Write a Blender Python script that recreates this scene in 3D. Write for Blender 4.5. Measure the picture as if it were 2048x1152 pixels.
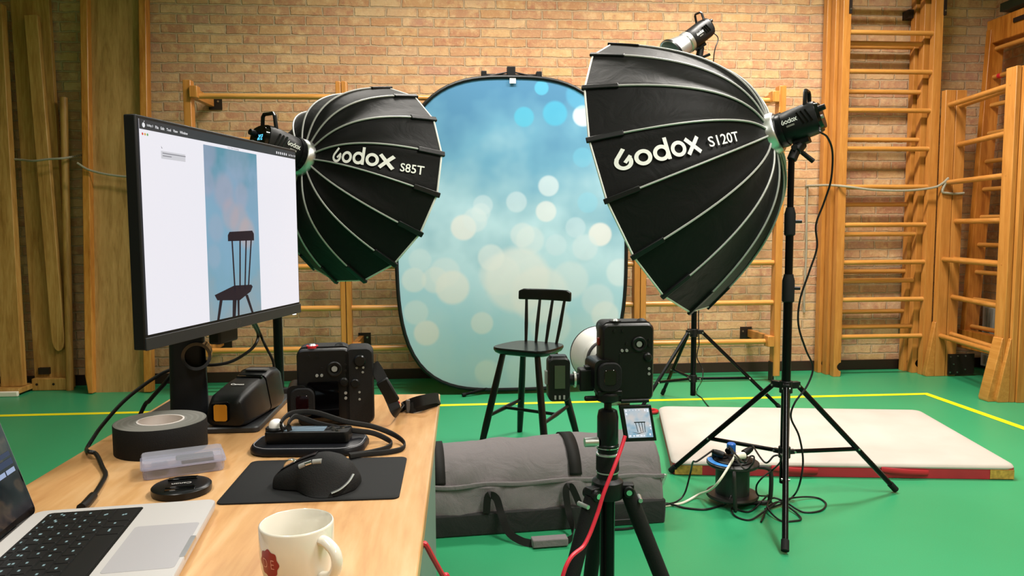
import bpy, math, random
from math import sin, cos, pi, radians
from mathutils import Vector, Matrix
random.seed(7)
for o in list(bpy.data.objects): bpy.data.objects.remove(o)
SC = bpy.context.scene
COL = SC.collection

# ------------------------------------------------------------ camera
FPX, CZ = 1500.0, 1.10                 # focal length in pixels of a 2048 px frame; eye height
PIT, ROLL, YAW = radians(4.56), radians(0.30), radians(4.43)
FW = Vector((sin(YAW)*cos(PIT), cos(YAW)*cos(PIT), -sin(PIT)))
_r0 = Vector((cos(YAW), -sin(YAW), 0)); _d0 = FW.cross(_r0)
RT = _r0*cos(ROLL)+_d0*sin(ROLL); DN = -_r0*sin(ROLL)+_d0*cos(ROLL)
cd = bpy.data.cameras.new('camera'); cam = bpy.data.objects.new('camera', cd); COL.objects.link(cam)
cam.matrix_world = Matrix(((RT.x, -DN.x, -FW.x, 0), (RT.y, -DN.y, -FW.y, 0), (RT.z, -DN.z, -FW.z, CZ), (0, 0, 0, 1)))
cd.sensor_width = 36; cd.lens = FPX/2048*36; cd.clip_start = .05; cd.clip_end = 60
SC.camera = cam
# ------------------------------------------------------------ world, lamps, exposure
SC.view_settings.view_transform = 'Standard'; SC.view_settings.look = 'None'
SC.view_settings.exposure = 0.0; SC.view_settings.gamma = 1
w = bpy.data.worlds.new('world'); SC.world = w; w.use_nodes = True
w.node_tree.nodes['Background'].inputs[0].default_value = (1, .93, .82, 1)
w.node_tree.nodes['Background'].inputs[1].default_value = .05

def area(name, loc, sx, sy, power, colr=(1, .945, .875), rot=(0, 0, 0), spread=152):
    l = bpy.data.lights.new(name, 'AREA'); l.shape = 'RECTANGLE'; l.size = sx; l.size_y = sy
    l.energy = power; l.color = colr; l.spread = radians(spread)
    o = bpy.data.objects.new(name, l); COL.objects.link(o); o.location = loc; o.rotation_euler = rot
    return o
area('ceiling_or_fill_lamp', (2.0, 4.1, 3.4), 1.3, .3, 112)
area('ceiling_or_fill_lamp', (.0, 4.1, 3.4), 1.3, .3, 70)  # added fill lamp, brightens the left half of the back wall
area('ceiling_or_fill_lamp', (1.8, 1.3, 3.75), .4, 1.4, 112)
area('ceiling_or_fill_lamp', (2.4, -1.6, 3.75), .4, 1.4, 100)
area('ceiling_or_fill_lamp', (-1.0, .2, 3.75), .4, 1.4, 42)  # added weak fill for the dark left side, no fixture known there

# ------------------------------------------------------------ helpers
def S(h, a=1):
    h = h.lstrip('#'); c = [int(h[i:i+2], 16)/255 for i in (0, 2, 4)]
    return tuple((x/12.92 if x <= .04045 else ((x+.055)/1.055)**2.4) for x in c)+(a,)
def lerp(a, b, t): return a+(b-a)*t
def V(*a): return Vector(a)
def ray(x, y):
    d = RT*((x-1024)/FPX)+DN*((y-576)/FPX)+FW
    return d
def PZ(x, y, z=0.0):
    d = ray(x, y); return V(0, 0, CZ)+d*((z-CZ)/d.z)
def PY(x, y, Y):
    d = ray(x, y); return V(0, 0, CZ)+d*(Y/d.y)
def spline(P, n=8, closed=False):
    P = [Vector(p) for p in P]; out = []; N = len(P); m = N if closed else N-1
    for i in range(m):
        if closed: a, b, c, d = P[i-1], P[i], P[(i+1) % N], P[(i+2) % N]
        else: a, b, c, d = P[max(i-1, 0)], P[i], P[i+1], P[min(i+2, N-1)]
        for k in range(n):
            t = k/n
            out.append(.5*((2*b)+(c-a)*t+(2*a-5*b+4*c-d)*t*t+(3*b-a-3*c+d)*t**3))
    if not closed: out.append(P[-1])
    return out
def basis(ax, up=None):
    z = Vector(ax).normalized(); u = Vector(up) if up is not None else (V(0, 0, 1) if abs(z.z) < .9 else V(1, 0, 0))
    x = u.cross(z)
    if x.length < 1e-6: x = V(1, 0, 0).cross(z)
    x.normalize(); return x, z.cross(x), z

class MB:
    def __init__(s): s.v = []; s.f = []; s.m = []
    def add(s, vs, fs, mi=0):
        b = len(s.v); s.v += [Vector(v) for v in vs]; s.f += [tuple(i+b for i in f) for f in fs]; s.m += [mi]*len(fs); return s
    def box(s, c, d, R=None, mi=0):
        x, y, z = (k/2 for k in d); R = R or Matrix.Identity(3); c = Vector(c)
        vs = [c+R @ V(sx*x, sy*y, sz*z) for sz in (-1, 1) for sy in (-1, 1) for sx in (-1, 1)]
        return s.add(vs, [(0, 2, 3, 1), (4, 5, 7, 6), (0, 1, 5, 4), (2, 6, 7, 3), (0, 4, 6, 2), (1, 3, 7, 5)], mi)
    def bx(s, x0, x1, y0, y1, z0, z1, mi=0):
        return s.box(((x0+x1)/2, (y0+y1)/2, (z0+z1)/2), (x1-x0, y1-y0, z1-z0), None, mi)
    def cyl(s, a, b, r0, r1=None, n=16, mi=0, caps=True):
        a = Vector(a); b = Vector(b); r1 = r0 if r1 is None else r1; x, y, z = basis(b-a)
        vs = [p+x*(r*cos(2*pi*i/n))+y*(r*sin(2*pi*i/n)) for p, r in ((a, r0), (b, r1)) for i in range(n)]
        fs = [(i, (i+1) % n, n+(i+1) % n, n+i) for i in range(n)]
        if caps: fs += [tuple(range(n-1, -1, -1)), tuple(range(n, 2*n))]
        return s.add(vs, fs, mi)
    def tube(s, P, r, n=8, closed=False, ry=None, up=None, mi=0):
        P = [Vector(p) for p in P]; N = len(P); vs = []; prev = None
        for i, p in enumerate(P):
            if closed: t = P[(i+1) % N]-P[i-1]
            else: t = P[min(i+1, N-1)]-P[max(i-1, 0)]
            if t.length < 1e-9: t = V(0, 0, 1)
            if up is not None: x, y, z = basis(t, up)
            else:
                z = t.normalized()
                if prev is None: x, y, z = basis(t)
                else:
                    x = prev-z*prev.dot(z); x.normalize(); y = z.cross(x)
                prev = x
            rr = r(i/(N-1)) if callable(r) else r
            q = ry if ry is not None else rr
            vs += [p+x*(rr*cos(2*pi*k/n))+y*(q*sin(2*pi*k/n)) for k in range(n)]
        fs = []
        for i in range(N if closed else N-1):
            j = (i+1) % N
            fs += [(i*n+k, i*n+(k+1) % n, j*n+(k+1) % n, j*n+k) for k in range(n)]
        if not closed: fs += [tuple(range(n-1, -1, -1)), tuple((N-1)*n+k for k in range(n))]
        return s.add(vs, fs, mi)
    def lathe(s, prof, c=(0, 0, 0), ax=(0, 0, 1), n=32, mi=0, up=None):
        c = Vector(c); x, y, z = basis(ax, up); vs = []; N = len(prof)
        for r, h in prof: vs += [c+z*h+x*(r*cos(2*pi*k/n))+y*(r*sin(2*pi*k/n)) for k in range(n)]
        fs = [(i*n+k, i*n+(k+1) % n, (i+1)*n+(k+1) % n, (i+1)*n+k) for i in range(N-1) for k in range(n)]
        if prof[0][0] > 1e-6: fs.append(tuple(range(n-1, -1, -1)))
        if prof[-1][0] > 1e-6: fs.append(tuple((N-1)*n+k for k in range(n)))
        return s.add(vs, fs, mi)
    def ring(s, prof, c=(0, 0, 0), ax=(0, 0, 1), n=32, mi=0):     # closed profile loop
        c = Vector(c); x, y, z = basis(ax); vs = []; N = len(prof)
        for r, h in prof: vs += [c+z*h+x*(r*cos(2*pi*k/n))+y*(r*sin(2*pi*k/n)) for k in range(n)]
        fs = [(i*n+k, i*n+(k+1) % n, ((i+1) % N)*n+(k+1) % n, ((i+1) % N)*n+k) for i in range(N) for k in range(n)]
        return s.add(vs, fs, mi)
    def prism(s, poly, h0, h1, o=(0, 0, 0), X=(1, 0, 0), Y=(0, 1, 0), mi=0):   # 2D outline extruded along X x Y
        o = Vector(o); X = Vector(X); Y = Vector(Y); Z = X.cross(Y).normalized(); n = len(poly)
        vs = [o+X*a+Y*b+Z*h for h in (h0, h1) for a, b in poly]
        fs = [(i, (i+1) % n, n+(i+1) % n, n+i) for i in range(n)]+[tuple(range(n-1, -1, -1)), tuple(range(n, 2*n))]
        return s.add(vs, fs, mi)
    def loft(s, rings, mi=0, caps=True):
        n = len(rings[0]); vs = [p for r in rings for p in r]; N = len(rings)
        fs = [(i*n+k, i*n+(k+1) % n, (i+1)*n+(k+1) % n, (i+1)*n+k) for i in range(N-1) for k in range(n)]
        if caps: fs += [tuple(range(n-1, -1, -1)), tuple((N-1)*n+k for k in range(n))]
        return s.add(vs, fs, mi)
    def grid(s, fn, nu, nv, mi=0):
        vs = [fn(i/nu, j/nv) for i in range(nu+1) for j in range(nv+1)]; q = nv+1
        return s.add(vs, [(i*q+j, (i+1)*q+j, (i+1)*q+j+1, i*q+j+1) for i in range(nu) for j in range(nv)], mi)
    def xf(s, M):
        s.v = [M @ v for v in s.v]; return s
    def build(s, name, mat, parent=None, at=None, bevel=0, seg=2, sub=0, ang=35, world=False, fix=True):
        off = V(0, 0, 0)
        if parent is not None and world:
            off = ORG.get(parent.name, V(0, 0, 0))
        if at is not None: off = Vector(at)
        me = bpy.data.meshes.new(name); me.from_pydata([v-off for v in s.v], [], s.f)
        for m in (mat if isinstance(mat, (list, tuple)) else [mat]): me.materials.append(m)
        me.polygons.foreach_set('material_index', s.m); me.polygons.foreach_set('use_smooth', [True]*len(s.f))
        if fix:
            import bmesh
            b = bmesh.new(); b.from_mesh(me); bmesh.ops.recalc_face_normals(b, faces=b.faces); b.to_mesh(me); b.free()
        me.update(); me.set_sharp_from_angle(angle=radians(ang))
        o = bpy.data.objects.new(name, me); COL.objects.link(o)
        if parent is not None: o.parent = parent; ORG[o.name] = ORG.get(parent.name, V(0, 0, 0))
        elif at is not None: o.location = at; ORG[o.name] = Vector(at)
        if bevel:
            md = o.modifiers.new('bevel', 'BEVEL'); md.width = bevel; md.segments = seg; md.limit_method = 'ANGLE'; md.angle_limit = radians(40)
        if sub:
            md = o.modifiers.new('sub', 'SUBSURF'); md.levels = sub; md.render_levels = sub
        return o
ORG = {}
def tag(o, label, cat, group=None, kind=None):
    o['label'] = label; o['category'] = cat
    if group: o['group'] = group
    if kind: o['kind'] = kind
    return o
def thing(name, label, cat, loc=(0, 0, 0), R=None, group=None, kind=None):
    o = bpy.data.objects.new(name, None); COL.objects.link(o); o.location = loc; o.empty_display_size = .05
    if R is not None: o.rotation_euler = R.to_euler()
    ORG[o.name] = Vector(loc)
    return tag(o, label, cat, group, kind)
def rz(a): return Matrix.Rotation(radians(a), 3, 'Z')
def struct(o): o['kind'] = 'structure'; return o

# ------------------------------------------------------------ materials
def nt(name):
    m = bpy.data.materials.new(name); m.use_nodes = True; t = m.node_tree
    return m, t, t.nodes['Principled BSDF']
class N:
    def __init__(s, t): s.t = t
    def __call__(s, typ, **kw):
        n = s.t.nodes.new(typ)
        for k, v in kw.items():
            if k.startswith('i_'):
                key = k[2:]; key = int(key) if key.isdigit() else key
                if hasattr(v, 'is_output'): s.t.links.new(v, n.inputs[key])
                else: n.inputs[key].default_value = v
            else: setattr(n, k, v)
        return n
    def mix(s, f, a, b, bt='MIX'):
        n = s.t.nodes.new('ShaderNodeMix'); n.data_type = 'RGBA'; n.blend_type = bt
        for i, v in ((0, f), (6, a), (7, b)):
            if hasattr(v, 'is_output'): s.t.links.new(v, n.inputs[i])
            else: n.inputs[i].default_value = v
        return n.outputs[2]
    def ramp(s, f, stops):
        n = s.t.nodes.new('ShaderNodeValToRGB'); e = n.color_ramp.elements
        while len(e) < len(stops): e.new(.5)
        for el, (p, c) in zip(e, stops): el.position = p; el.color = c
        s.t.links.new(f, n.inputs[0]); return n.outputs[0]
def pm(name, colr, rough=.5, metal=0, spec=None, noise=0, nscale=30, bump=0, bscale=200, trans=0, emit=None, estr=1, coat=0, sheen=0):
    m, t, b = nt(name); c = S(colr) if isinstance(colr, str) else colr
    if spec is None: spec = .28 if max(c[:3]) < .012 and rough > .2 else .5
    b.inputs['Base Color'].default_value = c; b.inputs['Roughness'].default_value = rough; b.inputs['Metallic'].default_value = metal
    b.inputs['Specular IOR Level'].default_value = spec; b.inputs['Transmission Weight'].default_value = trans
    b.inputs['Coat Weight'].default_value = coat; b.inputs['Sheen Weight'].default_value = sheen
    n = N(t)
    if noise or bump: tc = n('ShaderNodeTexCoord')
    if noise:
        tx = n('ShaderNodeTexNoise', i_Vector=tc.outputs['Object'], i_Scale=nscale, i_Detail=4.)
        d = tuple(max(0, x*(1-noise)) for x in c[:3])+(1,); l = tuple(min(1, x*(1+noise)) for x in c[:3])+(1,)
        t.links.new(n.ramp(tx.outputs['Fac'], [(.3, d), (.7, l)]), b.inputs['Base Color'])
    if bump:
        tx = n('ShaderNodeTexNoise', i_Vector=tc.outputs['Object'], i_Scale=bscale, i_Detail=3.)
        bp = n('ShaderNodeBump', i_Strength=bump, i_Distance=.002, i_Height=tx.outputs['Fac']); t.links.new(bp.outputs[0], b.inputs['Normal'])
    if emit:
        b.inputs['Emission Color'].default_value = S(emit) if isinstance(emit, str) else emit; b.inputs['Emission Strength'].default_value = estr
    return m
def wood(name, cols, rough=.35, axis='Z', scale=1.0, coat=.2, stretch=14, contrast=1):
    m, t, b = nt(name); n = N(t); tc = n('ShaderNodeTexCoord')
    sc = [stretch*scale]*3; sc['XYZ'.index(axis)] = 1.2*scale
    mp = n('ShaderNodeMapping', i_Vector=tc.outputs['Object'], i_Scale=tuple(sc))
    oi = n('ShaderNodeObjectInfo'); ad = n('ShaderNodeVectorMath', operation='ADD', i_0=mp.outputs[0])
    rv = n('ShaderNodeMath', operation='MULTIPLY', i_0=oi.outputs['Random'], i_1=37.); t.links.new(rv.outputs[0], ad.inputs[1])
    n1 = n('ShaderNodeTexNoise', i_Vector=ad.outputs[0], i_Scale=1.6, i_Detail=6., i_Roughness=.62, i_Distortion=.8)
    n2 = n('ShaderNodeTexNoise', i_Vector=ad.outputs[0], i_Scale=9., i_Detail=3.)
    mx = n('ShaderNodeMath', operation='MULTIPLY_ADD', i_0=n2.outputs['Fac'], i_1=.3); s2 = n('ShaderNodeMath', operation='MULTIPLY', i_0=n1.outputs['Fac'], i_1=.7)
    t.links.new(s2.outputs[0], mx.inputs[2])
    c = n.ramp(mx.outputs[0], [(.36, S(cols[0])), (.5, S(cols[1])), (.64, S(cols[2]))])
    t.links.new(c, b.inputs['Base Color']); b.inputs['Roughness'].default_value = rough; b.inputs['Coat Weight'].default_value = coat; b.inputs['Coat Roughness'].default_value = .25
    bp = n('ShaderNodeBump', i_Strength=.08, i_Distance=.002, i_Height=mx.outputs[0]); t.links.new(bp.outputs[0], b.inputs['Normal'])
    return m
def brick(name, axes):
    m, t, b = nt(name); n = N(t); tc = n('ShaderNodeTexCoord'); sp = n('ShaderNodeSeparateXYZ', i_0=tc.outputs['Object'])
    wob = n('ShaderNodeTexNoise', i_Vector=tc.outputs['Object'], i_Scale=11., i_Detail=5., i_Roughness=.65)
    wv = n('ShaderNodeVectorMath', operation='MULTIPLY_ADD', i_0=wob.outputs['Color'], i_1=(.030, .022, 0))
    cb = n('ShaderNodeCombineXYZ', i_0=sp.outputs[axes[0]], i_1=sp.outputs[axes[1]]); t.links.new(cb.outputs[0], wv.inputs[2])
    def bt(off, c1, c2, ms=.0072):
        k = n('ShaderNodeTexBrick', i_Vector=wv.outputs[0], i_Scale=1., i_Color1=c1, i_Color2=c2, i_Mortar=(.5, .5, .5, 1))
        k.inputs['Mortar Size'].default_value = ms; k.inputs['Mortar Smooth'].default_value = .45; k.inputs['Bias'].default_value = 0
        k.inputs['Brick Width'].default_value = .222; k.inputs['Row Height'].default_value = .0668; k.offset = .5; k.squash = 1; return k
    k = bt(0, (0, 0, 0, 1), (1, 1, 1, 1))
    pal = n.ramp(k.outputs['Color'], [(0, S('d1a974')), (.17, S('bd8b6c')), (.33, S('d5ae7e')), (.5, S('b78263')), (.64, S('c99b6c')), (.8, S('bc8b72')), (1, S('d6b388'))])
    big = n('ShaderNodeTexNoise', i_Vector=tc.outputs['Object'], i_Scale=13., i_Detail=6., i_Roughness=.7)
    m2 = n('ShaderNodeTexNoise', i_Vector=tc.outputs['Object'], i_Scale=21., i_Detail=3.)
    pal2 = n.mix(n.ramp(big.outputs['Fac'], [(.42, (0, 0, 0, 1)), (.62, (.75, .75, .75, 1))]), pal, n.ramp(m2.outputs['Fac'], [(.34, S('b57c60')), (.5, S('d3a87a')), (.66, S('e2be90'))]))
    fl = n('ShaderNodeTexNoise', i_Vector=tc.outputs['Object'], i_Scale=60., i_Detail=4.)
    pal3 = n.mix(n.ramp(fl.outputs['Fac'], [(.60, (0, 0, 0, 1)), (.72, (.45, .45, .45, 1))]), pal2, S('e6cfa8'))
    mort = n.mix(fl.outputs['Fac'], S('b59a78'), S('cbb394'))
    fm = n('ShaderNodeMath', operation='MULTIPLY', i_0=k.outputs['Fac'], i_1=.85)
    c = n.mix(fm.outputs[0], pal3, mort)
    t.links.new(c, b.inputs['Base Color']); b.inputs['Roughness'].default_value = .9; b.inputs['Specular IOR Level'].default_value = .25
    h = n('ShaderNodeMath', operation='MULTIPLY', i_0=k.outputs['Fac'], i_1=-1.)
    hh = n('ShaderNodeMath', operation='MULTIPLY_ADD', i_0=big.outputs['Fac'], i_1=.9, i_2=h.outputs[0])
    h3 = n('ShaderNodeMath', operation='MULTIPLY_ADD', i_0=fl.outputs['Fac'], i_1=.25, i_2=hh.outputs[0])
    bp = n('ShaderNodeBump', i_Strength=.9, i_Distance=.009, i_Height=h3.outputs[0]); t.links.new(bp.outputs[0], b.inputs['Normal'])
    return m
def bokeh(name, circles, base, emit=0, clouds=2.2, soft=.80):
    """printed sky-blue bokeh picture in the object's own X-Z plane"""
    m, t, b = nt(name); n = N(t); tc = n('ShaderNodeTexCoord'); sp = n('ShaderNodeSeparateXYZ', i_0=tc.outputs['Object'])
    ns = n('ShaderNodeTexNoise', i_Vector=tc.outputs['Object'], i_Scale=clouds, i_Detail=3.)
    z0, z1 = base['z']
    mr = n('ShaderNodeMapRange', i_Value=sp.outputs[2]); mr.inputs[1].default_value = z0; mr.inputs[2].default_value = z1
    ad = n('ShaderNodeMath', operation='MULTIPLY_ADD', i_0=ns.outputs['Fac'], i_1=.75, i_2=mr.outputs[0])
    sb = n('ShaderNodeMath', operation='SUBTRACT', i_0=ad.outputs[0], i_1=.375)
    c = n.ramp(sb.outputs[0], base['ramp'])
    for (cx, cz, r, colr, a) in circles:
        d = n('ShaderNodeVectorMath', operation='DISTANCE', i_0=tc.outputs['Object'], i_1=(cx, 0, cz))
        q = n('ShaderNodeMapRange', i_Value=d.outputs['Value']); q.interpolation_type = 'SMOOTHSTEP'
        q.inputs[1].default_value = r*soft; q.inputs[2].default_value = r*1.05; q.inputs[3].default_value = a; q.inputs[4].default_value = 0
        c = n.mix(q.outputs[0], c, S(colr))
    if emit:
        b.inputs['Base Color'].default_value = (0, 0, 0, 1); b.inputs['Specular IOR Level'].default_value = .2
        t.links.new(c, b.inputs['Emission Color']); b.inputs['Emission Strength'].default_value = emit
    else:
        t.links.new(c, b.inputs['Base Color'])
    b.inputs['Roughness'].default_value = .75
    return m
M = {}
M['honey'] = wood('honey_wood', ('ae6f2e', 'bc7c38', 'c98a44'), .34)
M['honeyX'] = wood('honey_wood_bar', ('b97a36', 'c78942', 'd3974f'), .3, 'X')
M['honeyY'] = wood('honey_wood_rail', ('b1722f', 'bf7f3a', 'cb8d47'), .3, 'Y')
M['amber'] = wood('amber_wood', ('945216', 'b06a24', 'c27e34'), .38)
M['plank'] = wood('old_plank', ('96692e', 'b38443', 'c79a58'), .5, coat=.05)
M['board'] = wood('slide_board_veneer', ('9c7440', 'b58b52', 'c49a60'), .42, coat=.1)
M['flange'] = wood('flange_wood', ('a3611f', 'be7c32', 'd09245'), .35)
M['table'] = wood('beech_laminate', ('b78656', 'c89a67', 'd4ab7c'), .3, 'Y', 1.1, .15, 9)
M['brick'] = brick('buff_brick_wall', (0, 2)); M['brickR'] = brick('buff_brick_side', (1, 2))
M['black'] = pm('black_plastic', '0f1011', .42, bump=.15, bscale=900)
M['blacksat'] = pm('black_satin', '101112', .3)
M['gloss'] = pm('black_gloss', '08090a', .08)
M['rubber'] = pm('black_rubber', '111112', .75, bump=.3, bscale=500)
M['blackmetal'] = pm('black_metal', '0e0f10', .28, .3, coat=.4)
M['pole'] = pm('black_anodised_pole', '131415', .22, .6)
M['plate'] = pm('dark_iron_plate', '2b2019', .5, .4)
M['screw'] = pm('screw_steel', 'b9b9b5', .3, 1)
M['chrome'] = pm('chrome', 'd8d8d4', .18, 1)
M['silver'] = pm('brushed_silver', 'c9cac8', .32, .9)
M['white'] = pm('white_paint', 'e9e7e2', .45)
M['whitecord'] = pm('white_cord', 'e8e0cf', .5)
M['cable'] = pm('black_cable', '141414', .42)
M['redcable'] = pm('red_cable', 'd01f38', .45)
M['red'] = pm('red_plastic', 'c4222c', .4)
M['chair'] = pm('black_lacquer', '0b0b0b', .34, coat=.15)
M['ceil'] = pm('ceiling_white', 'd8d2c4', .9)
M['plaster'] = pm('side_wall', 'b59a72', .9)
M['base'] = pm('brown_skirting', '2c1a12', .5)

# ------------------------------------------------------------ room
def floor_mat():
    m, t, b = nt('green_gym_floor'); n = N(t); tc = n('ShaderNodeTexCoord')
    a = n('ShaderNodeTexNoise', i_Vector=tc.outputs['Object'], i_Scale=1.3, i_Detail=3.)
    f = n('ShaderNodeTexNoise', i_Vector=tc.outputs['Object'], i_Scale=320., i_Detail=2.)
    c = n.ramp(a.outputs['Fac'], [(.3, S('288859')), (.7, S('2c9061'))])
    c = n.mix(n.ramp(f.outputs['Fac'], [(.35, (0, 0, 0, 1)), (.65, (.25, .25, .25, 1))]), c, S('40a070'))
    t.links.new(c, b.inputs['Base Color']); b.inputs['Roughness'].default_value = .36; b.inputs['Specular IOR Level'].default_value = .42
    bp = n('ShaderNodeBump', i_Strength=.05, i_Distance=.002, i_Height=f.outputs['Fac']); t.links.new(bp.outputs[0], b.inputs['Normal'])
    return m
M['floor'] = floor_mat(); M['line'] = pm('yellow_floor_line', 'efe01a', .4)
XL, XR, YB, YF, ZC = -4.6, 4.10, 5.50, -3.6, 3.9
f = MB(); f.bx(XL, XR, YF, YB, -.08, 0)
def strip(a, b, wd):
    a = Vector(a); b = Vector(b); d = (b-a).normalized(); p = V(-d.y, d.x, 0)*wd/2
    f.add([a-p, b-p, b+p, a+p], [(0, 1, 2, 3)], 1)
strip((XL, 4.625, .0008), (3.10, 4.633, .0008), .05); strip((3.085, 4.658, .0012), (3.055, YF, .0012), .05)
struct(f.build('floor', [M['floor'], M['line']], fix=False))
struct(MB().bx(XL-.1, XR+.1, YB, YB+.2, 0, ZC).build('wall_back', M['brick']))
struct(MB().bx(XR, XR+.2, YF, YB+.2, 0, ZC).build('wall_right', M['brickR']))
struct(MB().bx(XL-.2, XL, YF, YB+.2, 0, ZC).build('wall_left', M['plaster']))
struct(MB().bx(XL-.2, XR+.2, YF-.2, YF, 0, ZC).build('wall_front', M['plaster']))
struct(MB().bx(XL-.2, XR+.2, YF-.2, YB+.2, ZC, ZC+.1).build('ceiling', M['ceil']))
struct(MB().bx(XL, XR, YB-.014, YB, 0, .075).build('baseboard_back', M['base'], bevel=.002))
struct(MB().bx(XR-.014, XR, YF, YB-.014, 0, .075).build('baseboard_right', M['base'], bevel=.002))
# dark steel lintel high on the right wall
struct(MB().bx(4.0, 4.10, 3.2, 5.33, 2.655, 2.715).build('trim_1', pm('dark_green_steel', '2b3020', .5)))

# ------------------------------------------------------------ low wall bars on the back wall
YR = 5.09
def wall_bars(label, xa, xb, wa, wb, brackets, rungs):
    t = thing('wall_bars', label, 'climbing bars', ((xa+xb)/2, YR, 0), group='wall bars along the brick wall')
    for x, wd in ((xa, wa), (xb, wb)):
        p = MB().bx(x-wd/2, x+wd/2, YR-.035, YR+.035, .05, 2.062).build('post', M['honey'], t, bevel=.004, world=True)
        MB().cyl((x, YR, 0), (x, YR, .052), .014, n=12).build('post_foot', M['silver'], p, world=True)
        MB().bx(x-wd/2-.008, x-wd/2, YR-.03, YR+.03, .012, .15).build('hinge_plate', M['plate'], p, world=True)
    for z in rungs:
        MB().cyl((xa+wa/2-.003, YR, z), (xb-wb/2+.003, YR, z), .0185, n=16).build('rung', M['honeyX'], t, world=True)
    for x, xw, z in brackets:
        s = 1 if xw > x else -1
        b = MB().prism([(-.03, -.035), (.38, -.028), (.38, .028), (-.03, .035)], -.018, .018, (xw-s*.02, YR, z), (0, 1, 0), (0, 0, 1)).build('bracket', M['honeyY'], t, bevel=.003, world=True)
        MB().box((xw, YR-.02, z), (.05, .07, .075)).build('bracket_block', M['honey'], b, bevel=.004, world=True)
        pl = MB().bx(xw-.045, xw+.045, YB-.008, YB, z-.045, z+.045).build('wall_plate', M['plate'], b, world=True)
        MB().cyl((xw-.025, YB-.012, z+.012), (xw-.025, YB-.007, z+.012), .007, n=10).build('screw', M['screw'], pl, world=True)
        MB().cyl((xw+.02, YB-.012, z+.012), (xw+.02, YB-.007, z+.012), .007, n=10).build('screw', M['screw'], pl, world=True)
    return t
RZ = [.295, .57, .85, 1.125, 1.405, 1.685, 1.965]
wall_bars('honey wood wall bars standing behind the screen and the smaller black softbox', -1.70, -.741, .05, .034, [(-1.68, -1.655, 1.985), (-1.68, -1.645, .30)], RZ)
wall_bars('honey wood wall bars mostly hidden behind the blue oval photo backdrop', -.703, 1.254, .034, .042, [(-.68, -.655, .30), (1.22, 1.2, 1.985)], RZ)
wall_bars('honey wood wall bars standing behind the larger black softbox', 1.298, 2.256, .04, .05, [(2.22, 2.205, .30), (2.22, 2.20, 1.985)], RZ)

RBAY = [o for o in bpy.data.objects if o.name.startswith('wall_bars')][-1]
MB().bx(2.243, 2.269, YR-.0365, YR-.0345, 1.575, 1.612).build('purple_tape', pm('purple_tape', '5a4a90', .5), RBAY, world=True)
# ------------------------------------------------------------ tall climbing ladders folded against the back wall
def notched(x0, x1, side, mb, y0, y1, z1=3.4):
    xn = x1 if side > 0 else x0; dx = -.03*side
    arc = [(xn+dx*(.45+.55*sin(pi*i/6)) if 0 < i < 6 else xn+dx*.45, .045+.055*i/6) for i in range(7)]
    arc = [(xn, .04)]+arc+[(xn, .105)]
    if side > 0: poly = [(x0, 0), (x1-.006, 0), (x1, .012)]+arc+[(x1, z1), (x0, z1)]
    else: poly = [(x0, 0), (x0, .02)]+arc[:]+[(x0, z1), (x1, z1), (x1, 0)]
    mb.prism(poly, 0, y1-y0, (0, y1, 0), (1, 0, 0), (0, 0, 1))
    return mb
def tall_ladder(label, xl, xr, y, dep, zs, plates=()):
    t = thing('climbing_ladder', label, 'climbing ladder', ((xl[0]+xr[1])/2, y, 0), group='tall climbing ladders folded together')
    for (a, b) in (xl, xr):
        notched(a, b, 1, MB(), y-dep/2, y+dep/2).build('post', M['honey'], t, world=True, bevel=.002)
    for z in zs:
        MB().cyl((xl[1]-.01, y, z), (xr[0]+.01, y, z), .0175, n=16).build('rung', M['honeyX'], t, world=True)
    for (x, z0, z1) in plates:
        p = MB().bx(x-.011, x+.011, y-dep/2-.006, y-dep/2+.02, z0, z1).build('hinge_plate', M['plate'], t, world=True)
        for zz in (z0+.03, z0+.16): MB().cyl((x, y-dep/2-.010, zz), (x, y-dep/2-.005, zz), .006, n=10).build('screw', M['screw'], p, world=True)
    return t
zs1 = [.29+.2735*i for i in range(11)]; zs2 = [.352+.345*i for i in range(9)]; zs3 = [.457, .761, 1.263, 2.418]
tall_ladder('tall honey wood climbing ladder, front one of the three folded together', (2.766, 2.823), (3.445, 3.508), 5.262, .052, zs1, ((2.815, 2.60, 3.1), (3.515, 2.60, 3.1)))
tall_ladder('tall honey wood climbing ladder, middle one of the three folded together', (2.75, 2.81), (3.418, 3.475), 5.345, .058, zs2, ((2.805, 2.55, 3.1), (3.478, 2.55, 3.1)))
tall_ladder('tall honey wood climbing ladder, against the bricks behind the other two', (2.728, 2.785), (3.40, 3.46), 5.425, .058, zs3)
tag(MB().bx(3.36, 3.45, 5.42, 5.50, 2.63, 2.69).build('wall_hook', M['plate'], at=(3.4, 5.45, 2.63)), 'dark iron wall hook beside the ladder posts near the top', 'hook')

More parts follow.
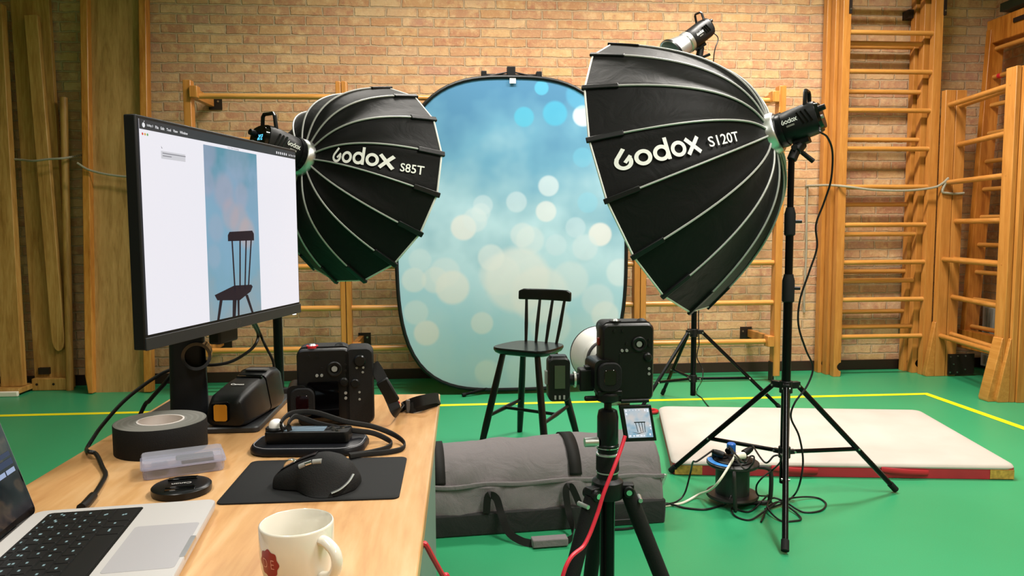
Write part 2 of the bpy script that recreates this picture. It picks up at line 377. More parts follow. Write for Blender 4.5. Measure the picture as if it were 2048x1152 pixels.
# ------------------------------------------------------------ hinged climbing frames at right
def foot_post(x, y, wx, wy, h, fl, t):
    p = MB().bx(x-wx/2, x+wx/2, y-wy/2, y+wy/2, 0, h).build('post', M['honey'], t, bevel=.003, world=True)
    if fl: MB().prism([(x-wx/2-fl, 0), (x-wx/2-.001, 0), (x-wx/2-.001, .40), (x-wx/2-.008, .40), (x-wx/2-fl-.006, .02)], -wy/2+.004, wy/2-.004, (0, y, 0), (1, 0, 0), (0, 0, 1)).build('foot_gusset', M['honeyY'], p, bevel=.003, world=True)
    return p
def swing_frame(label, far, near, wf, wn, zs, flf, fln):
    t = thing('swing_ladder', label, 'climbing ladder', (near[0], (near[1]+far[1])/2, 0), group='hinged climbing frames by the corner')
    foot_post(far[0], far[1], wf[0], wf[1], 2.065, flf, t); foot_post(near[0], near[1], wn[0], wn[1], 2.065, fln, t)
    d = (Vector(far)-Vector(near)).normalized()
    a = Vector(far); b = Vector(near)
    for z in zs:
        MB().cyl((a.x, a.y, z), (b.x, b.y, z), .0185, n=16).build('rung', M['honeyY'], t, world=True)
    return t
A = swing_frame('honey wood climbing frame leaf carrying the rope knot at its far post', (3.5455, 5.2, 0), (3.425, 4.42, 0), (.076, .05), (.032, .09), [.298, .858, 1.41, 1.96], .065, .085)
B = swing_frame('honey wood climbing frame leaf between the roped leaf and the radiator', (3.627, 5.2, 0), (3.462, 4.40, 0), (.078, .05), (.034, .10), [.31, .583, .858, 1.132, 1.68, 1.955], 0, .075)
hp = MB().bx(3.60, 3.80, 5.164, 5.174, .012, .165).build('hinge_plate', M['plate'], B, world=True)
for (x, z) in ((3.615, .03), (3.615, .145), (3.67, .03), (3.67, .15), (3.64, .09), (3.73, .05), (3.73, .15)):
    MB().cyl((x, 5.160, z), (x, 5.165, z), .006, n=8).build('screw', M['screw'], hp, world=True)
t = thing('swing_ladder', 'honey wood climbing frame leaf running out of view toward the side wall', 'climbing ladder', (3.8, 4.2, 0), group='hinged climbing frames by the corner')
foot_post(3.537, 4.36, .11, .05, 2.065, 0, t); foot_post(4.03, 3.95, .10, .05, 2.065, 0, t)
for z in (.285, .575, .855, 1.13, 1.405, 1.68, 1.95):
    MB().cyl((3.54, 4.35, z), (4.02, 3.955, z), .0185, n=16).build('rung', M['honeyX'], t, world=True)

# ladder leaning off the right wall, its header beam and foot board
t = thing('rung_ladder', 'amber wood ladder fixed to the side wall above the radiator', 'climbing ladder', (3.88, 4.6, 0))
def lean(z): return lerp(3.795, 3.905, (z-.2)/2.3)
for yy in (5.235, 4.0):
    MB().prism([(lean(.2)-.055, .2), (lean(.2)+.055, .2), (lean(2.5)+.055, 2.5), (lean(2.5)-.055, 2.5)], -.025, .025, (0, yy, 0), (1, 0, 0), (0, 0, 1)).build('post', M['amber'], t, bevel=.003, world=True)
for i, yp in enumerate((97, 151, 210, 265, 321, 375, 431, 487, 542, 596, 651)):
    z = lerp(2.365, .36, i/10); MB().cyl((lean(z), 5.22, z), (lean(z), 4.02, z), .0165, n=14).build('rung', M['honeyY'], t, world=True)
hb = MB().bx(3.86, 3.99, 3.9, 5.27, 2.40, 2.57).build('header_beam', M['amber'], t, bevel=.006, world=True)
MB().bx(3.85, 3.862, 4.55, 5.0, 2.49, 2.52).build('slot_plate', M['plate'], hb, world=True)
MB().bx(3.735, 3.80, 4.5, 5.27, .20, .335).build('foot_board', M['amber'], t, bevel=.004, world=True)
tp = MB().cyl((lean(2.165), 5.165, 2.163), (lean(2.165), 5.135, 2.163), .0185, n=14).build('red_tape', M['red'], t, world=True)

# radiator under the ladder
t = thing('radiator', 'pale grey finned radiator low on the side wall', 'radiator', (4.05, 4.4, .0))
for k, (z0, z1) in enumerate(((.24, .50), (.03, .14))):
    r = MB().bx(4.03, 4.08, 3.4, 5.41, z0, z1).build('radiator_panel', M['white'], t, bevel=.004, world=True)
    fm = MB()
    for i in range(66): fm.bx(4.018, 4.032, 3.47+i*.029, 3.485+i*.029, z0+.02, z1-.02)
    fm.build('radiator_fins', pm('radiator_fins_%d' % k, 'b9b6ac', .5), r, world=True)
MB().cyl((3.99, 3.5, .075), (3.92, 5.15, .115), .016, n=12).build('pipe', M['plank'], t, world=True)
MB().bx(4.04, 4.08, 3.5, 5.1, .0, .05).build('radiator_foot', M['plate'], t, world=True)

# grey rope from the wall to the frames
def rope_mat():
    m, t, b = nt('grey_rope'); n = N(t); tc = n('ShaderNodeTexCoord')
    wv = n('ShaderNodeTexWave', i_Vector=tc.outputs['Object'], i_Scale=60., i_Distortion=.5)
    t.links.new(n.ramp(wv.outputs['Fac'], [(.2, S('77705f')), (.8, S('b5ab95'))]), b.inputs['Base Color']); b.inputs['Roughness'].default_value = .9
    return m
M['rope'] = rope_mat()
P = [(2.645, 5.49, 1.405), (2.72, 5.30, 1.40), (2.80, 5.20, 1.385), (3.0, 5.19, 1.36), (3.25, 5.19, 1.355), (3.44, 5.18, 1.375), (3.50, 5.162, 1.405), (3.535, 5.155, 1.44), (3.52, 5.16, 1.405), (3.50, 5.162, 1.345), (3.54, 5.162, 1.335), (3.60, 5.162, 1.33), (3.665, 5.165, 1.335)]
tag(MB().tube(spline(P, 6), .0085, 7).build('rope', M['rope'], at=(2.645, 5.49, 1.405)), 'grey rope strung across the tall ladders and knotted on the roped frame post', 'rope')
tag(MB().tube(spline([(2.655, 5.485, 1.405), (2.65, 5.48, 1.2), (2.658, 5.485, .9), (2.648, 5.48, .6), (2.655, 5.485, .45)], 6), .008, 7).build('rope', M['rope'], at=(2.655, 5.485, .45)), 'grey rope end hanging straight down the bricks beside the tall ladders', 'rope')

# ------------------------------------------------------------ boards leaning at left
def leaning(name, label, xt, xb, yt, yb, zt, zb, wd, dep, mat, cat, bev=.004, roundb=False):
    """board from bottom (xb,yb,zb) to top (xt,yt,zt), wd wide in X, dep thick"""
    a = V(xb, yb, zb); b = V(xt, yt, zt); z = (b-a); L = z.length; z.normalize(); x = V(1, 0, 0)-z*z.x; x.normalize(); y = z.cross(x)
    if roundb: poly = [(-wd/2+wd/2*(1-cos(pi*i/8)), .10*(1-sin(pi*i/8))) for i in range(9)]+[(wd/2, L), (-wd/2, L)]
    else: poly = [(-wd/2, 0), (wd/2, 0), (wd/2, L), (-wd/2, L)]
    return tag(MB().prism(poly, -dep/2, dep/2, a, x, z).build(name, mat, at=(xb, yb, 0), bevel=bev), label, cat)
# slide board with two raised flanges
t = thing('slide_board', 'wide varnished slide board with raised edges leaning on the bricks', 'board', (-2.27, 5.24, 0))
a = V(-2.27, 5.235, 0); z = V(0, .22, 2.95).normalized(); y = z.cross(V(1, 0, 0))
def onb(x0, x1, d0, d1, L, cut=0):
    return MB().prism([(x0, 0), (x1, 0), (x1, L), (x0, L)] if not cut else [(x0, cut), (x0+.02, 0), (x1, 0), (x1, L), (x0, L)], d0, d1, a, V(1, 0, 0), z)
onb(-.17, .17, -.025, .0, 3.3).build('panel', M['board'], t, world=True)
onb(-.215, -.165, -.025, .052, 3.3, .12).build('edge_rail', M['flange'], t, bevel=.006, world=True)
onb(.165, .215, -.025, .052, 3.3).build('edge_rail', M['flange'], t, bevel=.006, world=True)
# wide board with foot block
t = thing('balance_beam', 'wide honey coloured plank with a foot block leaning on the dark bricks', 'plank', (-2.78, 5.39, 0))
a = V(-2.785, 5.40, .07); z = (V(-2.836, 5.455, 2.64)-a); L = 3.2; z.normalize(); x = (V(1, 0, 0)-z*z.x).normalized()
MB().prism([(-.125, 0), (.125, 0), (.125, L), (-.125, L)], -.018, .018, a, x, z).build('board', M['plank'], t, bevel=.003, world=True)
fb = MB().bx(-2.905, -2.665, 5.33, 5.44, 0, .085).build('foot_block', M['plank'], t, bevel=.006, world=True)
for xx in (-2.87, -2.76): MB().cyl((xx, 5.329, .045), (xx, 5.334, .045), .009, n=10).build('screw', M['plate'], fb, world=True)
MB().bx(-2.87, -2.80, 5.355, 5.385, .11, .155).build('latch', M['plate'], t, world=True)
# narrow rounded batten lying on the wide board, pole, post, tray
leaning('batten', 'narrow pale batten with rounded end leaning on the wide plank', -2.805, -2.715, 5.40, 5.352, 2.54, .27, .085, .04, M['plank'], 'batten', roundb=True)
tag(MB().cyl((-2.655, 5.335, 0), (-2.627, 5.40, 2.0), .0245, n=16).build('wooden_pole', M['plank'], at=(-2.655, 5.335, 0)), 'thin round wooden pole standing beside the wide plank', 'pole')
leaning('wooden_post', 'amber wooden post standing in the low floor tray near the wide plank', -3.04, -2.985, 5.38, 5.27, 2.6, .05, .14, .06, M['plank'], 'post')
t = thing('floor_tray', 'low pale wooden tray holding the amber post on the floor', 'tray', (-3.1, 5.25, 0))
MB().bx(-3.35, -2.90, 5.17, 5.37, .015, .05).build('tray_board', M['plank'], t, bevel=.004, world=True)
MB().bx(-3.35, -2.90, 5.15, 5.175, 0, .035).build('tray_edge', M['whitecord'], t, bevel=.006, world=True)
tag(MB().tube(spline([(-3.25, 5.36, 1.60), (-2.93, 5.36, 1.58), (-2.80, 5.30, 1.565), (-2.70, 5.29, 1.575), (-2.60, 5.31, 1.585), (-2.55, 5.45, 1.62)], 6), .0075, 7).build('rope', M['rope'], at=(-3.25, 5.36, 1.5)), 'thin grey rope tied across the leaning plank, batten and pole', 'rope')
tag(MB().tube(spline([(-2.50, 5.27, 1.55), (-2.42, 5.28, 1.50), (-2.25, 5.29, 1.465), (-2.05, 5.28, 1.46), (-2.0, 5.40, 1.5)], 6), .0075, 7).build('rope', M['rope'], at=(-2.5, 5.27, 1.45)), 'thin grey rope sagging across the slide board', 'rope')

# ------------------------------------------------------------ lettering
def font_mesh(body, bold=0.0, spacing=1.0):
    c = bpy.data.curves.new('t', 'FONT'); c.body = body; c.size = 1; c.space_character = spacing; c.offset = bold; c.resolution_u = 3
    o = bpy.data.objects.new('t', c); COL.objects.link(o); bpy.context.view_layer.update()
    me = bpy.data.meshes.new_from_object(o.evaluated_get(bpy.context.evaluated_depsgraph_get()))
    vs = [(v.co.x, v.co.y) for v in me.vertices]; fs = [tuple(p.vertices) for p in me.polygons]
    bpy.data.objects.remove(o); bpy.data.curves.remove(c); bpy.data.meshes.remove(me)
    x0 = min(v[0] for v in vs); x1 = max(v[0] for v in vs); y0 = min(v[1] for v in vs); y1 = max(v[1] for v in vs)
    return [((x-x0)/(x1-x0), (y-y0)/(y1-y0)) for x, y in vs], fs, (x1-x0)/max(y1-y0, 1e-6)
def logo_mesh():
    vs, fs = [], []
    def arc(cx, ro, ri, a0, a1, n=28):
        b = len(vs)
        for i in range(n+1):
            a = radians(lerp(a0, a1, i/n)); vs.append((cx+ro*cos(a), ro*sin(a))); vs.append((cx+ri*cos(a), ri*sin(a)))
        for i in range(n): fs.append((b+2*i, b+2*i+1, b+2*i+3, b+2*i+2))
    def bar(p, q, wd, n=6):
        d = Vector((q[0]-p[0], q[1]-p[1])).normalized(); nx, ny = -d.y*wd/2, d.x*wd/2; b = len(vs)
        for i in range(n+1):
            x = lerp(p[0], q[0], i/n); y = lerp(p[1], q[1], i/n); vs.append((x+nx, y+ny)); vs.append((x-nx, y-ny))
        for i in range(n): fs.append((b+2*i, b+2*i+1, b+2*i+3, b+2*i+2))
    arc(0, 1, .54, 40, -215); bar((-.70, .42), (.30, 1.62), .46); bar((.86, .62), (.10, -.12), .40)
    arc(2.15, 1, .54, 0, 360); arc(4.3, 1, .54, 0, 360); bar((5.09, -.98), (5.09, 1.75), .46); arc(6.5, 1, .54, 0, 360)
    bar((7.62, 1), (9.42, -1), .52); bar((9.42, 1), (7.62, -1), .52)
    return [((x+1)/10.7, (y+1)/2.75) for x, y in vs], fs
LOGO = logo_mesh()
def flat_text(mesh2, o, X, Y, mb=None, mi=0):
    """lay unit lettering on the plane o + X*u + Y*v"""
    mb = mb or MB(); vs, fs = mesh2[0], mesh2[1]; o = Vector(o); X = Vector(X); Y = Vector(Y)
    return mb.add([o+X*a+Y*b for a, b in vs], fs, mi)
M['print'] = pm('white_print', 'f0efec', .55)

# ------------------------------------------------------------ octagonal parabolic softboxes
def fabric_mat():
    m, t, b = nt('black_softbox_fabric'); n = N(t); tc = n('ShaderNodeTexCoord')
    b.inputs['Base Color'].default_value = S('101010'); b.inputs['Roughness'].default_value = .55; b.inputs['Specular IOR Level'].default_value = .12; b.inputs['Sheen Weight'].default_value = .06
    a = n('ShaderNodeTexNoise', i_Vector=tc.outputs['Object'], i_Scale=9., i_Detail=4., i_Distortion=1.2); f = n('ShaderNodeTexNoise', i_Vector=tc.outputs['Object'], i_Scale=500.)
    s = n('ShaderNodeMath', operation='MULTIPLY_ADD', i_0=f.outputs['Fac'], i_1=.06, i_2=a.outputs['Fac'])
    bp = n('ShaderNodeBump', i_Strength=.22, i_Distance=.02, i_Height=s.outputs[0]); t.links.new(bp.outputs[0], b.inputs['Normal']); return m
M['fabric'] = fabric_mat(); M['piping'] = pm('silver_grey_piping', 'a9aaa6', .45, .1); M['whitepipe'] = pm('white_rim_piping', 'e6e6e2', .5)
M['diff'] = pm('white_diffuser', 'efefec', .8)
def softbox(q, rad, d, rin, label, texts):
    C = V(*q[:3]); th, ph = q[3], q[4]; nv = V(cos(ph)*cos(th), cos(ph)*sin(th), sin(ph)); dep, p = q[6], q[7]
    u = V(0, 0, 1).cross(nv).normalized(); v = nv.cross(u); K = 16
    E = [u*cos(q[5]+d*k*2*pi/K)+v*sin(q[5]+d*k*2*pi/K) for k in range(K)]
    def surf(k, r, w):
        e = E[k % K]*(1-w)+E[(k+1) % K]*w; return C+e*r+nv*(dep*(1-max(0, (r-rin)/(rad-rin))**p))
    def nrm(k, r, w):
        a = surf(k, r+.004, w)-surf(k, max(rin, r-.004), w); b = surf(k, r, min(1, w+.05))-surf(k, r, max(0, w-.05)); n = a.cross(b).normalized()
        return n if n.dot(surf(k, r, w)-(C-nv*.3)) > 0 else -n
    apex = C+nv*dep
    t = thing('softbox', label, 'softbox', apex, group='studio softboxes')
    mb = MB(); NR = 22
    for k in range(K):
        mb.grid(lambda a, b: surf(k, lerp(rin, rad, a), b)-nrm(k, lerp(rin, rad, a), b)*.012*sin(pi*b)*sin(pi*a), NR, 6)
    import bmesh
    mb2 = MB(); mb2.v = mb.v; mb2.f = mb.f; mb2.m = mb.m
    sh = mb2.build('shell', M['fabric'], t, world=True, fix=False)
    b = bmesh.new(); b.from_mesh(sh.data); bmesh.ops.remove_doubles(b, verts=b.verts, dist=.0004); bmesh.ops.recalc_face_normals(b, faces=b.faces); b.to_mesh(sh.data); b.free()
    sh.data.set_sharp_from_angle(angle=radians(60))
    MB().add([C+e*(rad-.012)+nv*.02 for e in E], [tuple(range(K))]).build('diffuser', M['diff'], t, world=True)
    for k in range(K):
        P = [surf(k, lerp(rin, rad*.91, i/24), 0)+nrm(k, lerp(rin, rad*.91, i/24), 0)*.003 for i in range(25)]
        r = MB().tube(P, .0042*(rad/.6)**.4, 6).build('rib', M['piping'], t, world=True)
        a = surf(k, rad*.90, 0); c = surf(k, rad, 0); ax = (c-a).normalized(); x, y, z = basis(ax, nv)
        MB().box((a+c)/2+nrm(k, rad*.95, 0)*.002+ax*.009, (.021, .013, (c-a).length+.012), Matrix((x, y, z)).transposed()).build('rib_tip', M['black'], r, bevel=.003, world=True)
    MB().tube([C+e*rad-nv*.004 for e in E], .0045, 8, closed=True).build('rim_piping', M['whitepipe'], t, world=True)
    MB().ring([(rin+.006, .030), (rin+.011, .024), (rin+.014, -.006), (rin+.002, -.016), (rin-.004, -.016), (rin-.004, .030)], apex, nv, 40).build('mount_ring', M['silver'], t, world=True)
    for (msh, k, r0, wt0, wb0, r1, wt1, wb1) in texts:
        m2 = MB(); pts = []
        for a, bb in msh[0]:
            r = lerp(r0, r1, a); wt = lerp(wt0, wt1, a); wb = lerp(wb0, wb1, a); ww = lerp(wb, wt, bb)
            pts.append(surf(k, r, ww)+nrm(k, r, ww)*.0015)
        m2.add(pts, msh[1]).build('lettering', M['print'], sh, world=True)
    return apex, nv
QK = [0.8952385110206039, 3.1980572363782094, 1.315586442972052, 5.616085421148097, 0.3113457183325586, 1.7767951270038866, 0.48345260372841675, 2.195]
QL = [-0.38376016228263427, 3.2403640172418493, 1.2907718267997468, 4.035014057997919, 0.26090785994036947, 7.713659540454074, 0.3251392404714381, 2.8]
APK, NK = softbox(QK, .60, 1, .07, 'larger black softbox on the light stand beside the gym mat',
    [(LOGO, 3, .573, .26, .62, .391, .22, .745), (font_mesh('S120T', .012), 3, .37, .43, .70, .27, .41, .765)])
APL, NL = softbox(QL, .425, -1, .06, 'smaller black softbox directly behind the desk monitor',
    [(LOGO, 3, .163, .10, .97, .345, .20, .712), (font_mesh('S85T', .012), 3, .355, .475, .712, .40, .41, .644)])

# ------------------------------------------------------------ studio light heads
def lmat(nv, o):
    y = (V(0, 0, 1)-nv*nv.z).normalized(); x = y.cross(nv)
    return Matrix(((x.x, y.x, nv.x, o.x), (x.y, y.y, nv.y, o.y), (x.z, y.z, nv.z, o.z), (0, 0, 0, 1)))
def sq(rx, ry, z, n=28, e=3.2):
    out = []
    for i in range(n):
        a = 2*pi*i/n; c, s = cos(a), sin(a); k = (abs(c)**e+abs(s)**e)**(-1/e); out.append(V(rx*k*c, ry*k*s, z))
    return out
GODOX = LOGO
M['lcd'] = pm('lit_blue_display', '061018', .2, emit='58c6f0', estr=1.6)
def light_head(label, o, nv, L, stand_top, side, display=False, sc=1.0, reflector=False, cat='studio light'):
    """local z runs from the mount to the rear, y up"""
    t = thing('studio_light', label, cat, o, lmat(nv, o).to_3x3(), group='studio light heads')
    r = .062*sc
    b = MB().loft([sq(.060*sc, .060*sc, .012, e=2), sq(.064*sc, .064*sc, .02, e=2.2), sq(.064*sc, .064*sc, .07*sc, e=2.4), sq(.061*sc, .063*sc, .11*sc, e=3), sq(.060*sc, .062*sc, L-.02), sq(.056*sc, .058*sc, L)]).build('body', M['black'], t)
    MB().ring([(.066*sc, .0), (.069*sc, .006), (.069*sc, .026), (.060*sc, .026), (.060*sc, .0)], n=36).build('bayonet', M['silver'] if reflector else M['blacksat'], t)
    # vents on both flanks
    for sx in (-1, 1):
        vm = MB()
        for k in range(3):
            z0 = L*.64+k*.016*sc; vm.box((sx*.0605*sc, .008*sc, z0), (.004, .052*sc, .006*sc), Matrix.Rotation(radians(-18), 3, 'X'))
        vm.build('vent', M['gloss'], b)
        flip = sx > 0
        # lettering on the flank, reading along the body
        X = V(0, 0, -.060*sc) if flip else V(0, 0, .060*sc)
        st = V(sx*.0648*sc, .004*sc, L*.58) if flip else V(sx*.0648*sc, .004*sc, L*.58-.060*sc)
        flat_text(LOGO, st, X, V(0, .019*sc, 0)).build('lettering', M['print'], b)
        MB().add([st+V(0, -.014*sc, 0)+X*.25, st+V(0, -.014*sc, 0)+X*.75, st+V(0, -.007*sc, 0)+X*.75, st+V(0, -.007*sc, 0)+X*.25], [(0, 1, 2, 3)]).build('model_mark', M['silver'], b)
    # rear panel with knobs
    rp = MB().loft([sq(.050*sc, .052*sc, L), sq(.046*sc, .048*sc, L+.012)]).build('control_panel', M['gloss'], t)
    MB().cyl((-.022*sc, .022*sc, L+.012), (-.022*sc, .022*sc, L+.034), .012*sc, .011*sc).build('dial', M['black'], rp)
    MB().cyl((-.022*sc, -.010*sc, L+.012), (-.022*sc, -.010*sc, L+.018), .007*sc).build('button', M['silver'], rp)
    if display:
        MB().bx(-.002*sc, .034*sc, -.012*sc, .022*sc, L+.012, L+.0135).build('display', M['gloss'], rp)
        dm = MB(); flat_text(font_mesh('5%', .02), (.030*sc, -.006*sc, L+.0142), (-.028*sc, 0, 0), (0, .022*sc, 0), dm); dm.build('display_digits', M['lcd'], rp)
    # carry handle
    hz = L-.030*sc
    P = [V(x, y, z) for x, y, z in ((-.040*sc, .05*sc, hz), (-.034*sc, .098*sc, hz+.014*sc), (-.026*sc, .107*sc, hz+.016*sc), (.026*sc, .107*sc, hz+.016*sc), (.034*sc, .098*sc, hz+.014*sc), (.040*sc, .05*sc, hz))]
    MB().tube(P, .0065*sc, 8, ry=.008*sc, up=V(0, 0, 1)).build('handle', M['blacksat'], t, bevel=0)
    # bracket, lever and spigot socket down to the stand (built in world space)
    Mi = lmat(nv, o).inverted(); sb = Mi @ V(*stand_top)
    top = V(0, -.055*sc, L*.45)
    k = MB().box((top+V(0, -.012, 0)), (.05*sc, .03*sc, .06*sc)); k.cyl(top+V(0, -.02, 0), sb+(top-sb)*.45, .022*sc, .024*sc, 14)
    k.cyl(sb+(top-sb)*.45, sb+(top-sb)*.02, .019*sc, .019*sc, 16); br = k.build('bracket', M['black'], t, bevel=.003)
    mid = sb+(top-sb)*.55
    lv = Mi.to_3x3() @ Vector(side); MB().cyl(mid+lv*.02, mid+lv*.085*sc, .0085*sc, .0095*sc, 10).build('lever', M['black'], br, bevel=.002)
    MB().cyl(mid-lv*.01+V(.02, 0, 0), mid+V(-.035*sc, 0, 0), .011*sc, n=12).build('clamp_knob', M['rubber'], br)
    if reflector:
        MB().ring([(.052, -.002), (.060, -.03), (.082, -.115), (.088, -.118), (.088, -.112), (.066, -.03), (.058, .0)], n=40).build('reflector', M['silver'], t)
        MB().ring([(.0885, -.118), (.0885, -.105), (.0905, -.105), (.0905, -.118)], n=40).build('reflector_lip', M['blacksat'], t)
    return t
CK = V(1.305, 2.835, 0); CLs = V(-.672, 2.90, 0)
STK = (CK.x, CK.y, 1.355); STL = (CLs.x, CLs.y, 1.285)
light_head('black studio light head on the back of the larger softbox', APK+NK*.030, NK, .155, STK, V(.72, -.2, -.62))
light_head('black studio light head with lit blue display behind the smaller softbox', APL+NL*.030, NL, .170, STL, V(-.5, -.4, -.6), display=True)
OB = V(1.435, 4.40, 2.15); NB = V(.60, .36, .62).normalized()
CB = V(1.442, 4.40, 0); STB = (1.442, 4.40, 1.98)
NB = V(.66, .22, .50).normalized(); OB = V(1.36, 4.38, 2.165)
light_head('black studio light head with bare silver reflector high above the larger softbox', OB, NB, .19, STB, V(.8, -.3, .3), sc=.92, reflector=True)

# ------------------------------------------------------------ light stands
def light_stand(label, C, feet, ztop, zh, zl, r=.0175, collars=()):
    t = thing('light_stand', label, 'light stand', C, group='black tripod light stands'); C = Vector(C)
    up = lambda z: V(C.x, C.y, z)
    zs = [.08]+[c for c in collars]+[ztop]
    rr = [r, r*.86, r*.70, r*.55]
    for i in range(len(zs)-1):
        MB().cyl(up(zs[i]-(.05 if i else 0)), up(zs[i+1]), rr[i], n=20).build('pole_section', M['pole'], t, world=True)
    for i, c in enumerate(collars):
        k = MB().lathe([(rr[i]+.002, -.055), (rr[i]+.006, -.05), (rr[i]+.006, .03), (rr[i]+.002, .045), (rr[i+1]+.003, .055)], up(c), n=20).build('collar', M['rubber'], t, world=True)
        MB().cyl(up(c)+V(0, 0, 0), up(c)+V(.042, -.012, 0), .007, n=10).build('lock_knob', M['black'], k, world=True)
    hub = MB().cyl(up(zh-.03), up(zh+.018), r+.008, n=20); low = MB().cyl(up(zl-.022), up(zl+.022), r+.006, n=20)
    for F in feet:
        F = V(F[0], F[1], 0); dr = (F-C); dr.z = 0; dr.normalize()
        hub.box(up(zh)+dr*.032, (.024, .05, .026), Matrix((dr.cross(V(0, 0, 1))*-1, dr, V(0, 0, 1))).transposed())
        low.box(up(zl)+dr*.026, (.016, .036, .018), Matrix((dr.cross(V(0, 0, 1))*-1, dr, V(0, 0, 1))).transposed())
    h = hub.build('hub', M['black'], t, bevel=.002, world=True); l = low.build('spreader_collar', M['black'], t, bevel=.002, world=True)
    for F in feet:
        F = V(F[0], F[1], 0.014); dr = (F-C); dr.z = 0; dr.normalize()
        a = up(zh-.004)+dr*.052; leg = MB().tube([a, F], .0108, 14).build('leg', M['pole'], t, world=True)
        ax = (F-a).normalized(); MB().tube([F-ax*.035, F+ax*.003], .0135, 12).build('leg_cap', M['rubber'], leg, world=True)
        m = a+(F-a)*.60; s0 = up(zl)+dr*.04
        br = MB().tube([s0, m], .0085, 10).build('brace', M['pole'], t, world=True)
        sd = dr.cross(V(0, 0, 1))
        for q in (s0, m, a): MB().cyl(q-sd*.015, q+sd*.015, .0045, n=8).build('rivet', M['screw'], br, world=True)
    return t
def tri(C, f0, r):
    a = math.atan2(f0[1]-C[1], f0[0]-C[0]); return [(C[0]+r*cos(a+k*2*pi/3), C[1]+r*sin(a+k*2*pi/3)) for k in range(3)]
light_stand('black tripod light stand under the larger softbox', CK, [(1.102, 2.371), (.96, 3.221), (1.812, 2.898)], 1.36, .475, .205, .0175, (.86, 1.12))
light_stand('black tripod light stand hidden partly by the desk monitor', CLs, tri(CLs, (CLs.x-.1, CLs.y+.43), .43), 1.29, .475, .205, .0175, (.86, 1.1))
light_stand('black tripod light stand by the wall carrying the silver reflector light', CB, [(1.356, 4.761), (1.944, 4.282), tuple(PZ(1272, 838))[:2]], 1.99, .47, .185, .0165, (.88, 1.42))
# ------------------------------------------------------------ photo backdrop
YBD = 4.92
def bd_outline(hw, hh, n=96):
    out = []
    for i in range(n):
        a = 2*pi*i/n; c, s = cos(a), sin(a); e = 3.5 if s < 0 else 2.9
        k = (abs(c)**e+abs(s)**e)**(-1/e); out.append((hw*k*c, hh*k*s))
    return out
CIRC = []
for (x, y, r, colr, a) in ((1048, 234, 21, '42a5c4', .85), (1110, 227, 26, '3fa2c4', .85), (1083, 176, 15, '4ba8c8', .85), (1166, 232, 22, 'c5dbe6', .85), (1160, 190, 30, '4aa3c8', .5),
    (1165, 315, 21, '62aecb', .5), (1097, 372, 22, 'c3d4d6', .7), (1092, 423, 22, 'cfd3cc', .8), (1033, 404, 22, 'b6cfd6', .55), (966, 410, 21, 'b2cdd6', .5), (927, 455, 27, 'd4d2c8', .9), (950, 440, 26, 'bcd0d4', .6), (962, 425, 20, 'c0d4d8', .4),
    (1200, 469, 25, 'd8d4ca', .95), (1151, 455, 22, '9cc4d4', .6), (1175, 405, 22, '7cb8d0', .6), (1170, 495, 28, 'b0ccd4', .6), (1112, 490, 23, '9ec6d4', .6), (1045, 470, 26, 'c2d2d2', .6), (1060, 480, 30, 'c8d4d0', .45),
    (982, 515, 28, 'c6d4d2', .7), (890, 545, 32, 'bcd2d4', .6), (828, 560, 26, 'c4d2cc', .75), (840, 520, 24, 'b6d2d4', .5), (1035, 560, 70, 'd2d4ca', .75), (1080, 590, 62, 'd4d4ca', .65), (1000, 550, 44, 'd0d4cc', .5), (905, 575, 36, 'd2d2c6', .85), (870, 560, 28, 'ccd2c8', .6),
    (1195, 600, 35, 'b0cdd4', .6), (1210, 630, 30, 'c8d2cc', .7), (853, 666, 27, 'd0cfc0', .9), (832, 625, 26, 'bcd0ca', .6), (964, 646, 24, 'c2d0c8', .8), (975, 745, 28, 'b0cec6', .6), (970, 742, 22, 'bcd0c8', .4), (1100, 650, 45, 'c6d2cc', .5), (1140, 560, 40, 'c2d2d0', .5), (1060, 740, 50, 'a8cbc8', .4), (1240, 545, 30, 'cfe0e2', .6)):
    p = PY(x, y, YBD); cc = tuple(int(int(colr[q:q+2], 16)*.5+(214, 212, 222)[q//2]*.5*(1 if int(colr[0:2], 16) > 150 else 0)+int(colr[q:q+2], 16)*.5*(0 if int(colr[0:2], 16) > 150 else 1)) for q in (0, 2, 4)); CIRC.append((p.x-.387, p.z-1.05, r*YBD/1490, '%02x%02x%02x' % cc, a*.85))
M['bokeh'] = bokeh('printed_bokeh_cloth', CIRC, {'z': (-1.05, 1.05), 'ramp': [(0, S('acc6cf')), (.28, S('9cc2d2')), (.46, S('a9c8d6')), (.60, S('86aec0')), (.76, S('5c93b0')), (.95, S('40779c'))]})
t = thing('photo_backdrop', 'oval collapsible photo backdrop printed with sky blue bokeh', 'photo backdrop', (.387, YBD, 1.05), kind='thing')
ol = bd_outline(.757, 1.022)
MB().prism([(a*.992, b*.994) for a, b in ol], -.003, .003, (0, 0, 0), (1, 0, 0), (0, 0, 1)).build('cloth', M['bokeh'], t, fix=True)
MB().tube([V(a, 0, b) for a, b in ol], .0135, 8, closed=True).build('sprung_rim', M['black'], t)
t = thing('backdrop_stand', 'black backdrop holder with clamp bar behind the oval backdrop', 'backdrop stand', (.387, 5.0, 0))
MB().cyl((.387, 5.0, .02), (.387, 5.0, 2.135), .012, n=14).build('pole', M['pole'], t, world=True)
for fx, fy in ((.046, 4.85), (.60, 5.25), (.12, 5.28)):
    lg = MB().tube([V(.387, 5.0, .062), V(fx, fy, .012)], .0095, 10).build('leg', M['pole'], t, world=True)
    MB().tube([V(fx, fy, .012)+(V(.387, 5, .062)-V(fx, fy, .012))*.06, V(fx, fy, .012)], .0125, 10).build('leg_cap', M['rubber'], lg, world=True)
